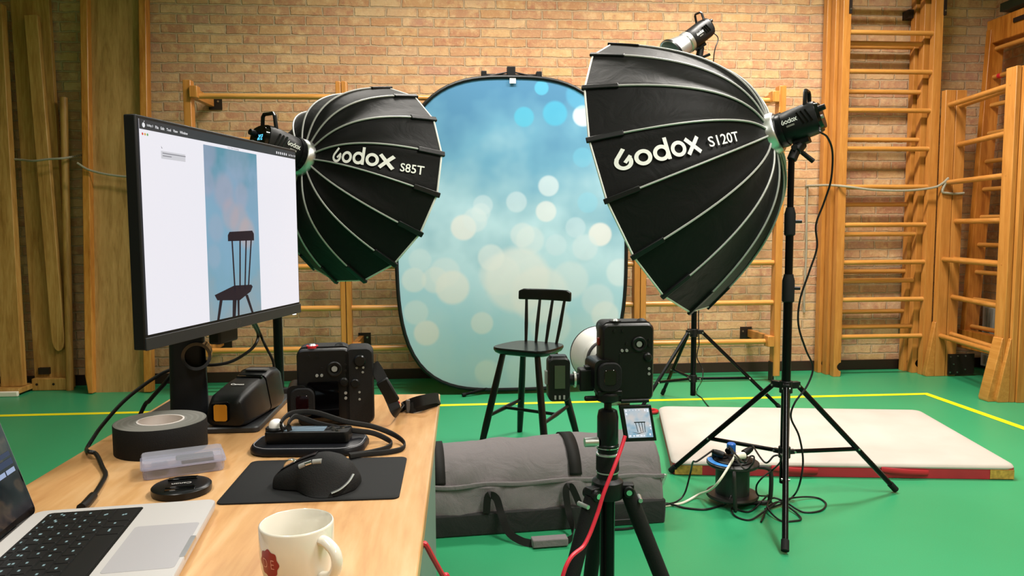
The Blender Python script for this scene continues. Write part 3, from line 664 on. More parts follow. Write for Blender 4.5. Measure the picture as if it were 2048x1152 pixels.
bar = MB().cyl((.20, 4.985, 2.098), (.575, 4.985, 2.098), .0075, n=12); bar.bx(.36, .415, 4.965, 5.015, 2.07, 2.15); b = bar.build('clamp_bar', M['black'], t, bevel=.003, world=True)
MB().tube([V(.38, 4.98, 2.118), V(.22, 4.975, 2.085)], .005, 8).build('strut', M['black'], b, world=True); MB().tube([V(.395, 4.98, 2.118), V(.555, 4.975, 2.085)], .005, 8).build('strut', M['black'], b, world=True)
for xx in (.208, .567): MB().bx(xx-.018, xx+.018, 4.935, 4.99, 2.068, 2.115).build('clip', M['black'], b, bevel=.004, world=True)
MB().bx(.372, .412, 4.905, 4.909, 2.03, 2.062).build('white_tag', M['white'], b, world=True)

# ------------------------------------------------------------ black spindle chair
t = thing('spindle_chair', 'small black painted wooden spindle back chair in front of the blue backdrop', 'chair', (.375, 3.715, 0), rz(-35))
ZS = .512
mb = MB(); rings = []
def seat_ring(k, z):
    out = []
    for i in range(40):
        a = 2*pi*i/40; c, s = cos(a), sin(a); e = 4.2; q = (abs(c)**e+abs(s)**e)**(-1/e); hw = .158-.018*max(0, s)
        out.append(V(hw*k*c*q, .150*k*s*q, z))
    return out
mb.loft([seat_ring(.86, ZS-.034), seat_ring(.95, ZS-.026), seat_ring(1.0, ZS-.012), seat_ring(1.0, ZS-.005), seat_ring(.985, ZS), seat_ring(.7, ZS-.002)])
mb.build('seat', M['chair'], t)
tops = [(-.095, -.095), (.095, -.095), (-.088, .092), (.088, .092)]; foots = [(-.185, -.175), (.185, -.175), (-.175, .20), (.175, .20)]
def legp(i, z): f = 1-z/(ZS-.02); return V(lerp(tops[i][0], foots[i][0], f), lerp(tops[i][1], foots[i][1], f), z)
for i in range(4):
    MB().tube([legp(i, z) for z in (.0, .12, .3, ZS-.025)], lambda u: .0145+.004*sin(pi*min(1, u*1.1)), 14).build('leg', M['chair'], t)
sl = (legp(0, .165), legp(2, .19)); sr = (legp(1, .165), legp(3, .19))
for a, b in (sl, sr): MB().tube([a, (a+b)/2, b], lambda u: .008+.0035*sin(pi*u), 12).build('stretcher', M['chair'], t)
MB().tube([(sl[0]+sl[1])/2, (sr[0]+sr[1])/2], lambda u: .0085+.003*sin(pi*u), 12).build('stretcher', M['chair'], t)
RB = .178
rail = MB()
def railp(x, z, d): return V(x, RB-.028*(1-(x/.15)**2)*-1+d-.028, z)
outl = [(-.152, .722), (-.152, .768), (-.14, .782), (.14, .782), (.152, .768), (.152, .722)]
n = 12; fr = []; 
for i in range(n+1):
    x = lerp(-.152, .152, i/n); zt = .783 if abs(x) < .14 else .772
    yb = RB-.022*(x/.152)**2*-1-.022
    yb = RB+.004-.024*(x/.152)**2
    fr.append([V(x, yb-.010, .726), V(x, yb+.010, .726), V(x, yb+.013, zt), V(x, yb-.007, zt)])
rail.loft(fr).build('top_rail', M['chair'], t, bevel=.006, seg=3)
for k in range(4):
    xb = lerp(-.088, .088, k/3); xt = lerp(-.112, .112, k/3)
    MB().tube([V(xb, .118, ZS-.01), V(lerp(xb, xt, .45), .142, .60), V(xt, RB+.004-.024*(xt/.152)**2, .735)], lambda u: .0072+.0024*sin(pi*u), 12).build('spindle', M['chair'], t)

# ------------------------------------------------------------ gym mat
def mat_cover():
    m, t, b = nt('grey_mat_cover'); n = N(t); tc = n('ShaderNodeTexCoord')
    a = n('ShaderNodeTexNoise', i_Vector=tc.outputs['Object'], i_Scale=5., i_Detail=5.)
    t.links.new(n.ramp(a.outputs['Fac'], [(.3, S('aca49b')), (.7, S('b6aea6'))]), b.inputs['Base Color']); b.inputs['Roughness'].default_value = .6
    bp = n('ShaderNodeBump', i_Strength=.25, i_Distance=.01, i_Height=a.outputs['Fac']); t.links.new(bp.outputs[0], b.inputs['Normal']); return m
M['matcover'] = mat_cover(); M['matred'] = pm('red_mat_side', 'a82331', .5, noise=.1, nscale=12); M['matyel'] = pm('worn_yellow_corner', 'b08a3a', .7, noise=.35, nscale=60)
mc = [PZ(1345, 950), PZ(2032, 960), PZ(1838, 842), PZ(1318, 834)]
ctr = sum(mc, V(0, 0, 0))/4
t = thing('gym_mat', 'thick pale grey gym mat with red sides lying behind the tripod stand', 'gym mat', (ctr.x, ctr.y, 0))
def rounded(cs, r, z, k=1.0, n=5):
    out = []
    for i, c in enumerate(cs):
        p = cs[i-1]; q = cs[(i+1) % 4]; a = (p-c).normalized(); b = (q-c).normalized()
        A = c+a*r; B = c+b*r
        for j in range(n+1):
            u = j/n; pt = A*(1-u)**2+c*2*u*(1-u)+B*u*u; pt = ctr+(pt-ctr)*k; out.append(V(pt.x, pt.y, z))
    return out
MB().loft([rounded(mc, .03, .002), rounded(mc, .03, .048)]).build('side_band', M['matred'], t, world=True)
def puff(z, k): return rounded(mc, .05, z, k)
MB().loft([puff(.046, 1.003), puff(.052, 1.006), puff(.060, 1.0), puff(.066, .985), puff(.069, .95), puff(.070, .6)]).build('top_cover', M['matcover'], t, world=True)
e1 = (mc[1]-mc[0]).normalized(); nn = V(e1.y, -e1.x, 0)
for s0, s1 in ((.01, .13),): MB().box(mc[0]+e1*(s0+s1)/2+nn*.0012+V(0, 0, .024), (s1-s0, .003, .04), Matrix((e1, -nn, V(0, 0, 1))).transposed()).build('corner_patch', M['matyel'], t, world=True)
L1 = (mc[1]-mc[0]).length
MB().box(mc[0]+e1*(L1-.06)+nn*.0012+V(0, 0, .024), (.10, .003, .04), Matrix((e1, -nn, V(0, 0, 1))).transposed()).build('corner_patch', M['matyel'], t, world=True)
for c in (.36, .68):
    P = [mc[0]+e1*(L1*c+s*.10)+nn*(.004+.010*(1-s*s))+V(0, 0, .034-.006*s) for s in (-1, -.6, -.2, .2, .6, 1)]
    MB().tube(spline(P, 4), .012, 8, ry=.003, up=nn).build('handle_loop', pm('bright_red_webbing', 'b81f2c', .6), t, world=True)
tag(MB().ring([(.036+.010*cos(a*pi/4), .012+.010*sin(a*pi/4)) for a in range(8)], PZ(1302, 826)+V(0, 0, 0), (0, 0, 1), 30).build('rubber_ring', M['red'], at=PZ(1302, 826)), 'small red ring lying on the floor at the far corner of the mat', 'ring')

# ------------------------------------------------------------ cable reel with plugs
RC = PZ(1464, 1004)
t = thing('cable_reel', 'black extension cable reel standing on the floor beside the mat', 'cable reel', RC)
M['reel'] = pm('reel_plastic', '1f1c1b', .45)
MB().lathe([(.055, .022), (.100, .026), (.103, .032), (.100, .040), (.066, .040)], n=48).build('flange', M['reel'], t)
dr = MB().cyl((0, 0, .036), (0, 0, .155), .066, n=48).build('drum', pm('dark_green_drum', '1c2320', .5), t)
MB().lathe([(.066, .150), (.098, .153), (.102, .158), (.102, .166), (.096, .170), (.03, .172), (0, .172)], n=48).build('flange', M['reel'], t)
am = MB(); vs_ = []
for i in range(13):
    a_ = radians(150+i*7.5); vs_ += [(.078*cos(a_), .078*sin(a_), .1735), (.0985*cos(a_), .0985*sin(a_), .1715)]
am.add(vs_, [(2*i, 2*i+1, 2*i+3, 2*i+2) for i in range(12)]).build('blue_label', pm('blue_reel_label', '3a86d4', .4), t)
MB().lathe([(.072, .170), (.074, .176), (.068, .180), (0, .180)], n=40).build('socket_plate', M['black'], t)
for a in (40, 160, 280):
    MB().lathe([(.024, .179), (.024, .186), (.019, .187), (.018, .181), (0, .181)], (.042*cos(radians(a)), .042*sin(radians(a)), 0), n=24).build('socket', M['blacksat'], t)
P = [V(x, y, z) for x, y, z in ((.02, -.02, .008), (.115, -.045, .010), (.135, -.05, .03), (.137, -.05, .125), (.122, -.045, .150), (.07, -.03, .152))]
MB().tube(spline(P, 5), .0085, 10).build('carry_frame', M['reel'], t)
P = [V(x, y, z) for x, y, z in ((-.02, -.095, .008), (-.03, -.112, .02), (-.035, -.108, .14), (-.02, -.07, .155))]
MB().tube(spline(P, 5), .0075, 10).build('carry_frame', M['reel'], t)
MB().cyl((-.062, .03, .17), (-.062, .03, .205), .013, n=16).build('winding_knob', M['black'], t)
U = RC+V(0, 0, .186)
def plug(name, label, c, ax, mat, L=.04, r=.0155):
    c = Vector(c); return tag(MB().lathe([(r, 0), (r, .02), (r*.75, L*.8), (r*.35, L)], c, ax, n=18).build(name, mat, at=c), label, 'plug')
tag(MB().lathe([(.017, 0), (.018, .004), (.018, .036), (.014, .040), (0, .040)], RC+V(.012, .050, .187), n=20).build('power_plug', pm('blue_plug', '1f5fb4', .4), at=RC+V(.012, .05, .187)), 'blue round power plug standing in the cable reel', 'plug')
plug('power_plug', 'white power plug lying on top of the cable reel', U+V(.03, -.035, .014), (-.85, -.45, .12), pm('white_plug', 'e4decd', .45), .055, .0145)
plug('power_plug', 'black power plug in the cable reel beside the brown knob', U+V(-.045, -.02, .012), (-.8, .5, .25), M['black'], .05, .014)
plug('power_plug', 'black power plug lying across the cable reel toward the light stand', U+V(.045, .0, .012), (.85, .35, .3), M['black'], .05, .014)
plug('power_plug', 'black power plug at the back of the cable reel below the looped cable', U+V(-.01, .03, .012), (.7, .55, .3), M['black'], .045, .013)
def cord(label, P, r=.0037, mat='cable', n=8, name='power_cable', cat='cable', at=None):
    P = [Vector(p) for p in P]
    return tag(MB().tube(spline(P, n), r, 8).build(name, M[mat], at=at or P[-1]), label, cat)
def F(x, y, h=.0045): p = PZ(x, y); p.z = h; return p
cord('white power cord running from the cable reel past the grey bag', [U+V(-.012, -.055, .02), PZ(1440, 960, .13), PZ(1420, 980, .07), F(1398, 996, .015), F(1365, 1008), F(1330, 1014), F(1290, 1018)], .0048, 'whitecord')
cord('black power cable looping off the reel beside the mat corner', [U+V(-.08, .0, .03), PZ(1395, 922, .20), PZ(1386, 924, .19), PZ(1381, 945, .12), PZ(1370, 985, .04), F(1355, 1008, .012), F(1335, 1014, .012), F(1300, 1016, .008)], .0036)
cord('black power cable on the floor in front of the cable reel', [RC+V(-.02, -.06, .085), PZ(1462, 990, .05), PZ(1455, 1004, .03), F(1440, 1014), F(1410, 1021), F(1370, 1018), F(1335, 1012, .01), F(1300, 1012)], .0042)
cord('thin black cable looped high above the reel', [U+V(.0, .04, .03), PZ(1487, 925, .24), PZ(1500, 913, .25), PZ(1508, 914, .25), PZ(1505, 928, .23), PZ(1488, 938, .20), U+V(-.005, .01, .025)], .0034)
# key light cable: from the head down behind the pole to the bundle on the floor
rear = APK+NK*.190
cord('long black power cable hanging from the large softbox light down to the floor', [rear+V(.0, 0, -.035), PY(1640, 263, 2.70), PY(1655, 275, 2.71), PY(1665, 305, 2.74), PY(1662, 360, 2.76), PY(1648, 405, 2.78), PY(1632, 450, 2.79), PY(1634, 495, 2.79), PY(1618, 545, 2.79), PY(1600, 600, 2.79), PY(1597, 650, 2.79), PY(1612, 700, 2.79), PY(1626, 735, 2.79), PY(1614, 772, 2.78), PY(1590, 805, 2.77), PY(1582, 835, 2.77), PY(1598, 872, 2.76), PY(1606, 920, 2.75), PY(1600, 965, 2.74), F(1588, 1000, .02), F(1565, 1012, .01), F(1530, 1022, .008)], .0038)
cord('black power cable arching from the reel to the light stand', [U+V(.09, .02, .035), PZ(1530, 925, .22), PZ(1548, 912, .25), PZ(1562, 912, .25), PZ(1560, 925, .22), PZ(1545, 940, .16), PZ(1525, 955, .14), PZ(1513, 972, .10), PZ(1516, 990, .06), F(1535, 1003, .02), F(1545, 1012, .008)], .0034)
c0 = F(1548, 1014)
cord('bundle of coiled black cable on the floor at the foot of the light stand', [F(1535, 1000, .02), F(1500, 1025), F(1465, 1020, .008), F(1470, 1034), F(1500, 1042), F(1530, 1028, .012), F(1560, 1012, .02), F(1600, 1000, .012), F(1635, 998), F(1652, 1010), F(1640, 1024), F(1605, 1026), F(1570, 1014, .02), F(1545, 1010, .028), F(1535, 1025, .02), F(1560, 1043), F(1590, 1044), F(1602, 1040), F(1590, 1028, .008), F(1560, 1014, .02), F(1535, 1022, .015), F(1527, 1036), F(1522, 1046)], .0036, n=9)
cord('thin black cable hanging from the rear light stand onto the floor', [PY(1398, 690, 4.40), PY(1394, 715, 4.38), PY(1405, 738, 4.36), PY(1404, 760, 4.3), F(1395, 780, .01), F(1392, 788), F(1403, 797), F(1415, 812), F(1424, 820)], .0034)
cord('thin black cable dropping from the high reflector light beside its stand', [OB+NB*.185+V(.02, 0, -.02), OB+NB*.185+V(.07, .0, -.06), PY(1428, 110, 4.4), PY(1424, 200, 4.42), PY(1412, 420, 4.43), PY(1398, 600, 4.42), PY(1398, 690, 4.40)], .0034)

# ------------------------------------------------------------ long grey equipment bag
def bagmat(nm, c):
    m, t, b = nt(nm); n = N(t); tc = n('ShaderNodeTexCoord')
    a = n('ShaderNodeTexNoise', i_Vector=tc.outputs['Object'], i_Scale=6., i_Detail=4., i_Distortion=1.5); f = n('ShaderNodeTexNoise', i_Vector=tc.outputs['Object'], i_Scale=450.)
    s = n('ShaderNodeMath', operation='MULTIPLY_ADD', i_0=f.outputs['Fac'], i_1=.08, i_2=a.outputs['Fac'])
    bp = n('ShaderNodeBump', i_Strength=.6, i_Distance=.02, i_Height=s.outputs[0]); t.links.new(bp.outputs[0], b.inputs['Normal'])
    b.inputs['Base Color'].default_value = S(c); b.inputs['Roughness'].default_value = .75; b.inputs['Sheen Weight'].default_value = .15; return m
M['bag'] = bagmat('grey_bag_nylon', '6b6567'); M['bagdark'] = bagmat('black_bag_base', '111112'); M['web'] = pm('black_webbing', '131211', .7, bump=.3, bscale=800)
BO = V(-.06, 2.612, 0); be = V(cos(radians(4.6)), sin(radians(4.6)), 0); bp_ = V(-be.y, be.x, 0)
def BP(s, y, z): return BO+be*s+bp_*y+V(0, 0, z)
PROF = [(.006, .004), (-.008, .05), (-.006, .092), (.0, .14), (.006, .172), (.012, .190), (.034, .238), (.075, .276), (.13, .296), (.19, .296), (.25, .272), (.285, .22), (.30, .14), (.302, .05), (.295, .004)]
random.seed(3)
def bag_sec(s, k=1.0, sh=None, lo=0, hi=99):
    out = []
    for i, (y, z) in enumerate(PROF):
        w = .006*sin(s*23+i*1.7)+.004*sin(s*41-i*2.3)
        zz = z*(1+.03*sin(s*3.4-.8)*(z > .1)); yc = .148+(y-.148)*k; zc = .13+(zz-.13)*k if k < 1 else zz
        out.append(BP(s, yc+w*(1 if .03 < z < .27 else .3), zc+w*.5*(z > .18)))
    return out
t = thing('equipment_bag', 'long grey equipment bag with black base lying beside the desk', 'bag', BP(.24, .15, 0))
secs = []
for i in range(29):
    s = lerp(-.13, .82, i/28); secs.append(bag_sec(s))
secs = [bag_sec(-.135, .9)]+secs+[bag_sec(.832, .93), bag_sec(.836, .6)]
MB().loft(secs).build('body', M['bag'], t, world=True)
# black base wrap
def base_sec(s, g=.004): return [BP(s, -.006-g, .001), BP(s, -.014-g, .05), BP(s, -.012-g, .083+.01*(s/.8)), BP(s, .302+g, .083), BP(s, .308+g, .05), BP(s, .30+g, .001)]
MB().loft([base_sec(-.136), base_sec(.2), base_sec(.838)]).build('base', M['bagdark'], t, world=True, bevel=.006)
# seam flap along the near side
MB().tube([BP(lerp(-.13, .835, i/30), .004+.003*sin(i), .180+.0035*sin(i*.8)) for i in range(31)], .009, 8, ry=.0045, up=bp_).build('flap_seam', M['bag'], t, world=True)
for s in (.0, .50):
    P = [BP(s, y-.0015*(y < .15)+.0015*(y > .15), z*(1+.03*sin(s*3.4-.8))+.002) for y, z in PROF[5:12]]; P2 = spline(P, 4)
    nb = MB(); 
    for sgn in (0,):
        vs = []; 
        for p in P2: vs += [p-be*.023, p+be*.023]
        nb.add(vs, [(2*i, 2*i+1, 2*i+3, 2*i+2) for i in range(len(P2)-1)])
    o = nb.build('strap_band', M['web'], t, world=True); md = o.modifiers.new('solid', 'SOLIDIFY'); md.thickness = .004; md.offset = 1
def ribbon(P, wd, upv, mat, name, parent, th=.0025, n=6):
    Q = spline(P, n); mb = MB(); rr = []
    for i, p in enumerate(Q):
        tn = (Q[min(i+1, len(Q)-1)]-Q[max(i-1, 0)]).normalized(); u = upv(i/(len(Q)-1)) if callable(upv) else Vector(upv)
        sd = (u-tn*u.dot(tn)).normalized(); nr = sd.cross(tn)
        rr.append([p-sd*wd/2-nr*th/2, p+sd*wd/2-nr*th/2, p+sd*wd/2+nr*th/2, p-sd*wd/2+nr*th/2])
    mb.loft(rr); return mb.build(name, mat, parent, world=parent is not None) if parent is not None else (mb, rr)
ud = lambda u: V(-.5, .5, .7)
h = ribbon([BP(.165, -.020, .085), BP(.172, -.022, .150), BP(.20, -.024, .140), BP(.215, -.035, .09), BP(.235, -.075, .035), BP(.275, -.115, .016), BP(.315, -.135, .012)], .026, lambda u: V(1, 0, .15) if u < .55 else V(.25, .35, .9), M['web'], 'handle_strap', t)
h2 = ribbon([BP(.425, -.138, .012), BP(.455, -.115, .016), BP(.468, -.075, .035), BP(.462, -.035, .08), BP(.455, -.024, .155), BP(.475, -.022, .165), BP(.505, -.020, .10)], .024, lambda u: V(.25, .35, .9) if u < .5 else V(1, 0, .15), M['web'], 'handle_strap', t)
MB().box(BP(.37, -.137, .018), (.125, .042, .028), Matrix((be, bp_, V(0, 0, 1))).transposed()).build('grip_pad', M['bag'], t, bevel=.004, world=True)
P = [BP(.838+.004, y, z) for y, z in ((.03, .17), (.045, .225), (.085, .262), (.14, .282), (.20, .28), (.25, .255))]
MB().tube([p-be*.02 for p in spline(P, 5)], .012, 8, ry=.008, up=be).build('zipper', M['web'], t, world=True)
MB().box(BP(.842, .022, .155), (.012, .008, .045), Matrix.Rotation(radians(20), 3, 'Y')).build('zipper_pull', M['silver'], t, bevel=.002, world=True)
tag(MB().box(BP(.66, .10, .2885), (.05, .03, .001), Matrix.Rotation(radians(6), 3, 'Y')).build('paper_label', M['white'], at=BP(.66, .1, .288)), 'scrap of white paper lying on the grey bag', 'paper')
cord('black cable coil on the floor in front of the grey bag', [BP(.50, -.03, .006), BP(.60, -.045, .006), BP(.68, -.05, .006), BP(.735, -.03, .008), BP(.74, -.012, .02), BP(.70, -.03, .03), BP(.60, -.03, .03)], .004)

# ------------------------------------------------------------ camera tripod
def D(x, y, d): return V(0, 0, CZ)+ray(x, y)*d
TC = V(.292, 1.40, 0)
t = thing('camera_tripod', 'black camera tripod with silver rings standing in front of the grey bag', 'tripod', TC)
up = lambda z: V(0, 0, z)
MB().cyl(up(.22), up(.60), .0145, n=20).build('centre_column', M['pole'], t)
MB().lathe([(.016, .575), (.030, .58), (.032, .592), (.030, .612), (.021, .618), (.0195, .630), (.0195, .632)], n=28).build('leg_hub', M['black'], t)
MB().lathe([(.0195, .628), (.0215, .629), (.0215, .6315), (.0195, .632)], n=28).build('ring', M['silver'], t)
k = MB().lathe([(.0205, .632), (.0222, .634), (.0222, .662), (.0205, .664)], n=28).build('column_lock', M['rubber'], t)
MB().lathe([(.0205, .663), (.0224, .664), (.0224, .667), (.0205, .668)], n=28).build('ring', M['silver'], t)
MB().lathe([(.019, .668), (.019, .674), (.0215, .676), (.0215, .684), (.019, .686)], n=28).build('column_collar', M['blacksat'], t)
MB().lathe([(.021, .6775), (.0222, .678), (.0222, .6795), (.021, .680)], n=28).build('ring', M['chrome'], t)
bh = MB().lathe([(.019, .684), (.0205, .688), (.0205, .738), (.018, .750), (.012, .753)], n=28).build('ball_head', M['blacksat'], t)
MB().cyl((-.020, -.004, .690), (-.046, -.006, .690), .0095, .0088, n=18).build('ball_knob', M['silver'], bh)
MB().cyl(up(.750), up(.772), .0075, n=16).build('ball_stem', M['black'], bh)
cl = MB().lathe([(.012, .766), (.024, .771), (.025, .784), (.022, .788)], n=28); cl.bx(-.024, .024, -.02, .02, .782, .792)
c = cl.build('clamp', M['black'], t, bevel=.002); MB().bx(-.046, -.02, -.008, .004, .770, .779).build('clamp_lever', M['black'], c, bevel=.003)
HUB = .600
for i, (fx, fy) in enumerate(((-.21, -.13), (.265, -.03), (-.02, .25))):
    dr = V(fx, fy, 0).normalized(); sd = V(-dr.y, dr.x, 0)
    a = up(HUB-.012)+dr*.040; f_ = V(fx, fy, .012); ax = (f_-a).normalized(); L = (f_-a).length
    sh = MB().box(up(HUB)+dr*.028, (.020, .045, .014), Matrix((sd, dr, V(0, 0, 1))).transposed())
    sh.cyl(a-sd*.017+V(0, 0, .006), a+sd*.017+V(0, 0, .006), .011, n=16)
    o = sh.build('shoulder', M['black'], t, bevel=.002)
    MB().cyl(a-sd*.0195+V(0, 0, .006), a+sd*.0195+V(0, 0, .006), .0055, n=12).build('pivot_bolt', M['chrome'], o)
    lg = MB().tube([a, a+ax*.05, a+ax*.34], lambda u: .0145+.001*(u > .1), 16).build('leg', M['rubber'], t)
    MB().tube([a+ax*.33, a+ax*.48], .0115, 14).build('leg_section', M['pole'], lg); MB().tube([a+ax*.47, f_], .0095, 14).build('leg_section', M['pole'], lg)
    for s in (.335, .475): MB().tube([a+ax*(s-.02), a+ax*(s+.012)], .0165, 16).build('twist_lock', M['black'], lg)
    MB().tube([f_-ax*.025, f_+ax*.004], .0125, 12).build('leg_cap', M['rubber'], lg)
    q = a+ax*.012+dr*.018; MB().tube([q-sd*.014, q+sd*.014], .0042, 10).build('angle_lever', M['silver'], lg)

# ------------------------------------------------------------ mirrorless camera bodies (local x right, y forward, z up, then turned on their grip side)
CR = Matrix(((0, 0, -1), (0, 1, 0), (1, 0, 0)))
M['grip'] = pm('grip_leatherette', '0b0b0c', .6, bump=.5, bscale=1400); M['cambody'] = pm('camera_body', '0f1012', .38, bump=.1, bscale=1500)
M['btn'] = pm('button_grey', '8d8f8c', .5); M['blackglass'] = pm('black_glass', '040405', .05)
def rrect(w, h, r, n=5, cx=0, cz=0):
    out = []
    for (sx, sz, a0) in ((1, 1, 0), (-1, 1, 90), (-1, -1, 180), (1, -1, 270)):
        for i in range(n+1):
            a = radians(a0+90*i/n); out.append((cx+sx*(w/2-r)+r*cos(a), cz+sz*(h/2-r)+r*sin(a)))
    return out
def cam_body(t, lcd_open, ring_red):
    yb, yf = -.030, .030
    pts = lambda w, h, r, y, cx=0, cz=0: [V(a, y, b) for a, b in rrect(w, h, r, 5, cx, cz)]
    body = MB().loft([pts(.142, .094, .010, yb), pts(.150, .101, .013, yb+.006), pts(.150, .101, .013, yf-.008), pts(.144, .096, .013, yf)]).build('body', M['cambody'], t)
    gr = MB().loft([pts(.036, .098, .013, -.018, .060), pts(.036, .098, .014, .03, .059), pts(.030, .09, .013, .052, .060), pts(.020, .08, .009, .058, .060)]).build('grip', M['grip'], t)
    MB().loft([pts(.064, .036, .012, yb-.010, -.024, .050), pts(.060, .040, .012, yb+.004, -.024, .050), pts(.056, .042, .012, yf, -.022, .051), pts(.046, .032, .010, yf+.012, -.02, .045)]).build('viewfinder_hump', M['cambody'], t)
    ec = MB().loft([pts(.050, .040, .014, yb-.004, -.024, .040), pts(.056, .046, .016, yb-.014, -.024, .040), pts(.052, .042, .015, yb-.019, -.024, .040)]).build('eyecup', M['rubber'], t)
    MB().loft([pts(.030, .024, .006, yb-.0185, -.024, .040), pts(.028, .022, .006, yb-.0198, -.024, .040)]).build('eyepiece', pm('eyepiece_glass', '1a0809', .08), ec)
    d = MB().ring([(.0085, 0), (.014, 0), (.0145, .003), (.0125, .0045), (.0085, .0035)], (.036, yb-.0005, -.020), (0, -1, 0), 30).build('thumb_wheel', M['black'], t)
    MB().cyl((.036, yb, -.020), (.036, yb-.0035, -.020), .0055, n=16).build('set_button', M['btn'], d)
    for bx, bz, r in ((.037, .004, .0032), (.024, .013, .003), (.024, .004, .003), (.043, -.040, .0026), (.032, -.040, .0026), (.062, .028, .0032), (.062, .012, .003)):
        MB().cyl((bx, yb+.001, bz), (bx, yb-.003, bz), r, r*.9, n=14).build('button', M['btn'] if bx < .03 else M['black'], body)
    # column beside the screen (towards the camera base)
    MB().lathe([(.0085, 0), (.0085, .003), (.006, .006), (0, .0065)], (.010, yb, -.037), (0, -1, 0), 20).build('joystick', M['black'], body)
    for bx in (-.012, -.022): MB().cyl((bx, yb+.001, -.040), (bx, yb-.0025, -.040), .0028, n=12).build('button', M['btn'], body)
    MB().lathe([(.012, 0), (.012, .010), (.009, .012), (0, .012)], (.068, -.006, -.030), (.3, -.6, 0), 24).build('dial', M['black'], t)
    rr = MB().ring([(.0075, 0), (.0115, 0), (.0115, .005), (.0075, .005)], (.0745, -.010, .022), (1, 0, 0), 24).build('shutter_ring', M['red'] if ring_red else M['black'], t)
    MB().lathe([(.0075, 0), (.0075, .005), (.005, .008), (0, .008)], (.0745, -.010, .022), (1, 0, 0), 20).build('shutter_button', M['silver'], rr)
    MB().bx(-.0765, -.074, -.018, .012, -.02, .02).build('port_cover', M['rubber'], t, bevel=.001)
    MB().lathe([(.034, 0), (.034, .006), (.030, .007), (.030, .001), (0, .001)], (-.008, yf-.002, -.002), (0, 1, 0), 40).build('lens_mount', M['silver'] if not lcd_open else M['black'], t)
    if lcd_open:
        MB().loft([pts(.088, .062, .004, yb+.001, -.024, -.012), pts(.086, .060, .004, yb-.001, -.024, -.012)]).build('screen_recess', M['black'], t)
    return body
# camera on the tripod
KO = V(.3295, 1.425, .8425)
t = thing('camera', 'black camera on the tripod turned upright with its screen flipped down', 'camera', KO, rz(2) @ CR)
cam_body(t, True, False)
MB().bx(.030, .046, -.006, .004, .049, .055).build('strap_lug', pm('red_lug', '7d2418', .3), t, bevel=.002)
# flipped-out rear screen hangs below the body
th = radians(7); hx, hz, yy = -.076, -.022, -.034
X = V(0, 0, -1)*cos(th)+V(1, 0, 0)*sin(th)*-1; Y = V(1, 0, 0)*cos(th)+V(0, 0, -1)*sin(th)*1
X = V(0, 0, -1); Y = V(.985, 0, .17)       # screen-right / screen-up in camera axes
lc = V(hx-.006, yy, .019)
def lp(a, b, c=0): return lc+X*a+Y*(b-.072)+V(0, c, 0)
def quad(mb, a0, a1, b0, b1, c, mi=0): return mb.add([lp(a0, b0, c), lp(a1, b0, c), lp(a1, b1, c), lp(a0, b1, c)], [(0, 1, 2, 3)], mi)
s = MB(); s.add([lp(a, b, c) for c in (0, .007) for a, b in ((0, 0), (.063, 0), (.063, .072), (0, .072))], [(0, 1, 2, 3), (7, 6, 5, 4), (0, 4, 5, 1), (1, 5, 6, 2), (2, 6, 7, 3), (3, 7, 4, 0)])
sc = s.build('flip_screen', M['black'], t, bevel=.0015)
MB().cyl((hx+.002, yy+.004, .014), (hx+.002, yy+.004, -.04), .004, n=12).build('screen_hinge', M['black'], t)
def scr_mat(nm, z0, z1, k):
    m, tt, b = nt(nm); n = N(tt); tc = n('ShaderNodeTexCoord'); a = n('ShaderNodeTexNoise', i_Vector=tc.outputs['Object'], i_Scale=z0, i_Detail=2.)
    c = n.ramp(a.outputs['Fac'], z1); b.inputs['Base Color'].default_value = (0, 0, 0, 1); b.inputs['Roughness'].default_value = .15
    tt.links.new(c, b.inputs['Emission Color']); b.inputs['Emission Strength'].default_value = k; return m
M['liveview'] = scr_mat('live_view_image', 45., [(.35, S('8fb6cd')), (.5, S('c3cfd8')), (.65, S('dcd6d4'))], .85)
M['lcdink'] = pm('screen_ink', '0b0d14', .3); M['lcdwhite'] = pm('screen_icon', '000000', .3, emit='f2f7ff', estr=.95)
q = quad(MB(), .008, .057, .008, .066, -.0006).build('image', M['liveview'], sc)
ik = MB()
quad(ik, .0235, .0455, .0375, .0395, -.0010)
for (a0, a1) in ((.0262, .0285), (.0325, .0345), (.0385, .0385), (.0437, .0425)):
    ik.add([lp(a0-.0006, .038, -.001), lp(a0+.0006, .038, -.001), lp(a1+.0006, .019, -.001), lp(a1-.0006, .019, -.001)], [(0, 1, 2, 3)])
ik.add([lp(.0145, .0195, -.001), lp(.030, .0172, -.001), lp(.0465, .0195, -.001), lp(.030, .0158, -.001)], [(0, 1, 2, 3)]); ik.build('chair_image', M['lcdink'], sc)
ic = MB()
for (a, b, wd, h) in ((.010, .060, .003, .004), (.010, .0535, .003, .004), (.047, .060, .003, .004), (.052, .0585, .003, .006), (.010, .0105, .004, .003), (.018, .0105, .003, .003), (.0235, .0105, .006, .003), (.0315, .0105, .005, .003), (.038, .0105, .003, .003), (.050, .012, .003, .004), (.053, .024, .0025, .0035), (.053, .030, .0025, .003), (.018, .062, .0015, .002), (.024, .062, .002, .0015), (.030, .062, .0015, .002), (.036, .062, .002, .002)):
    quad(ic, a, a+wd, b, b+h, -.0012)
ic.build('screen_icons', M['lcdwhite'], sc)
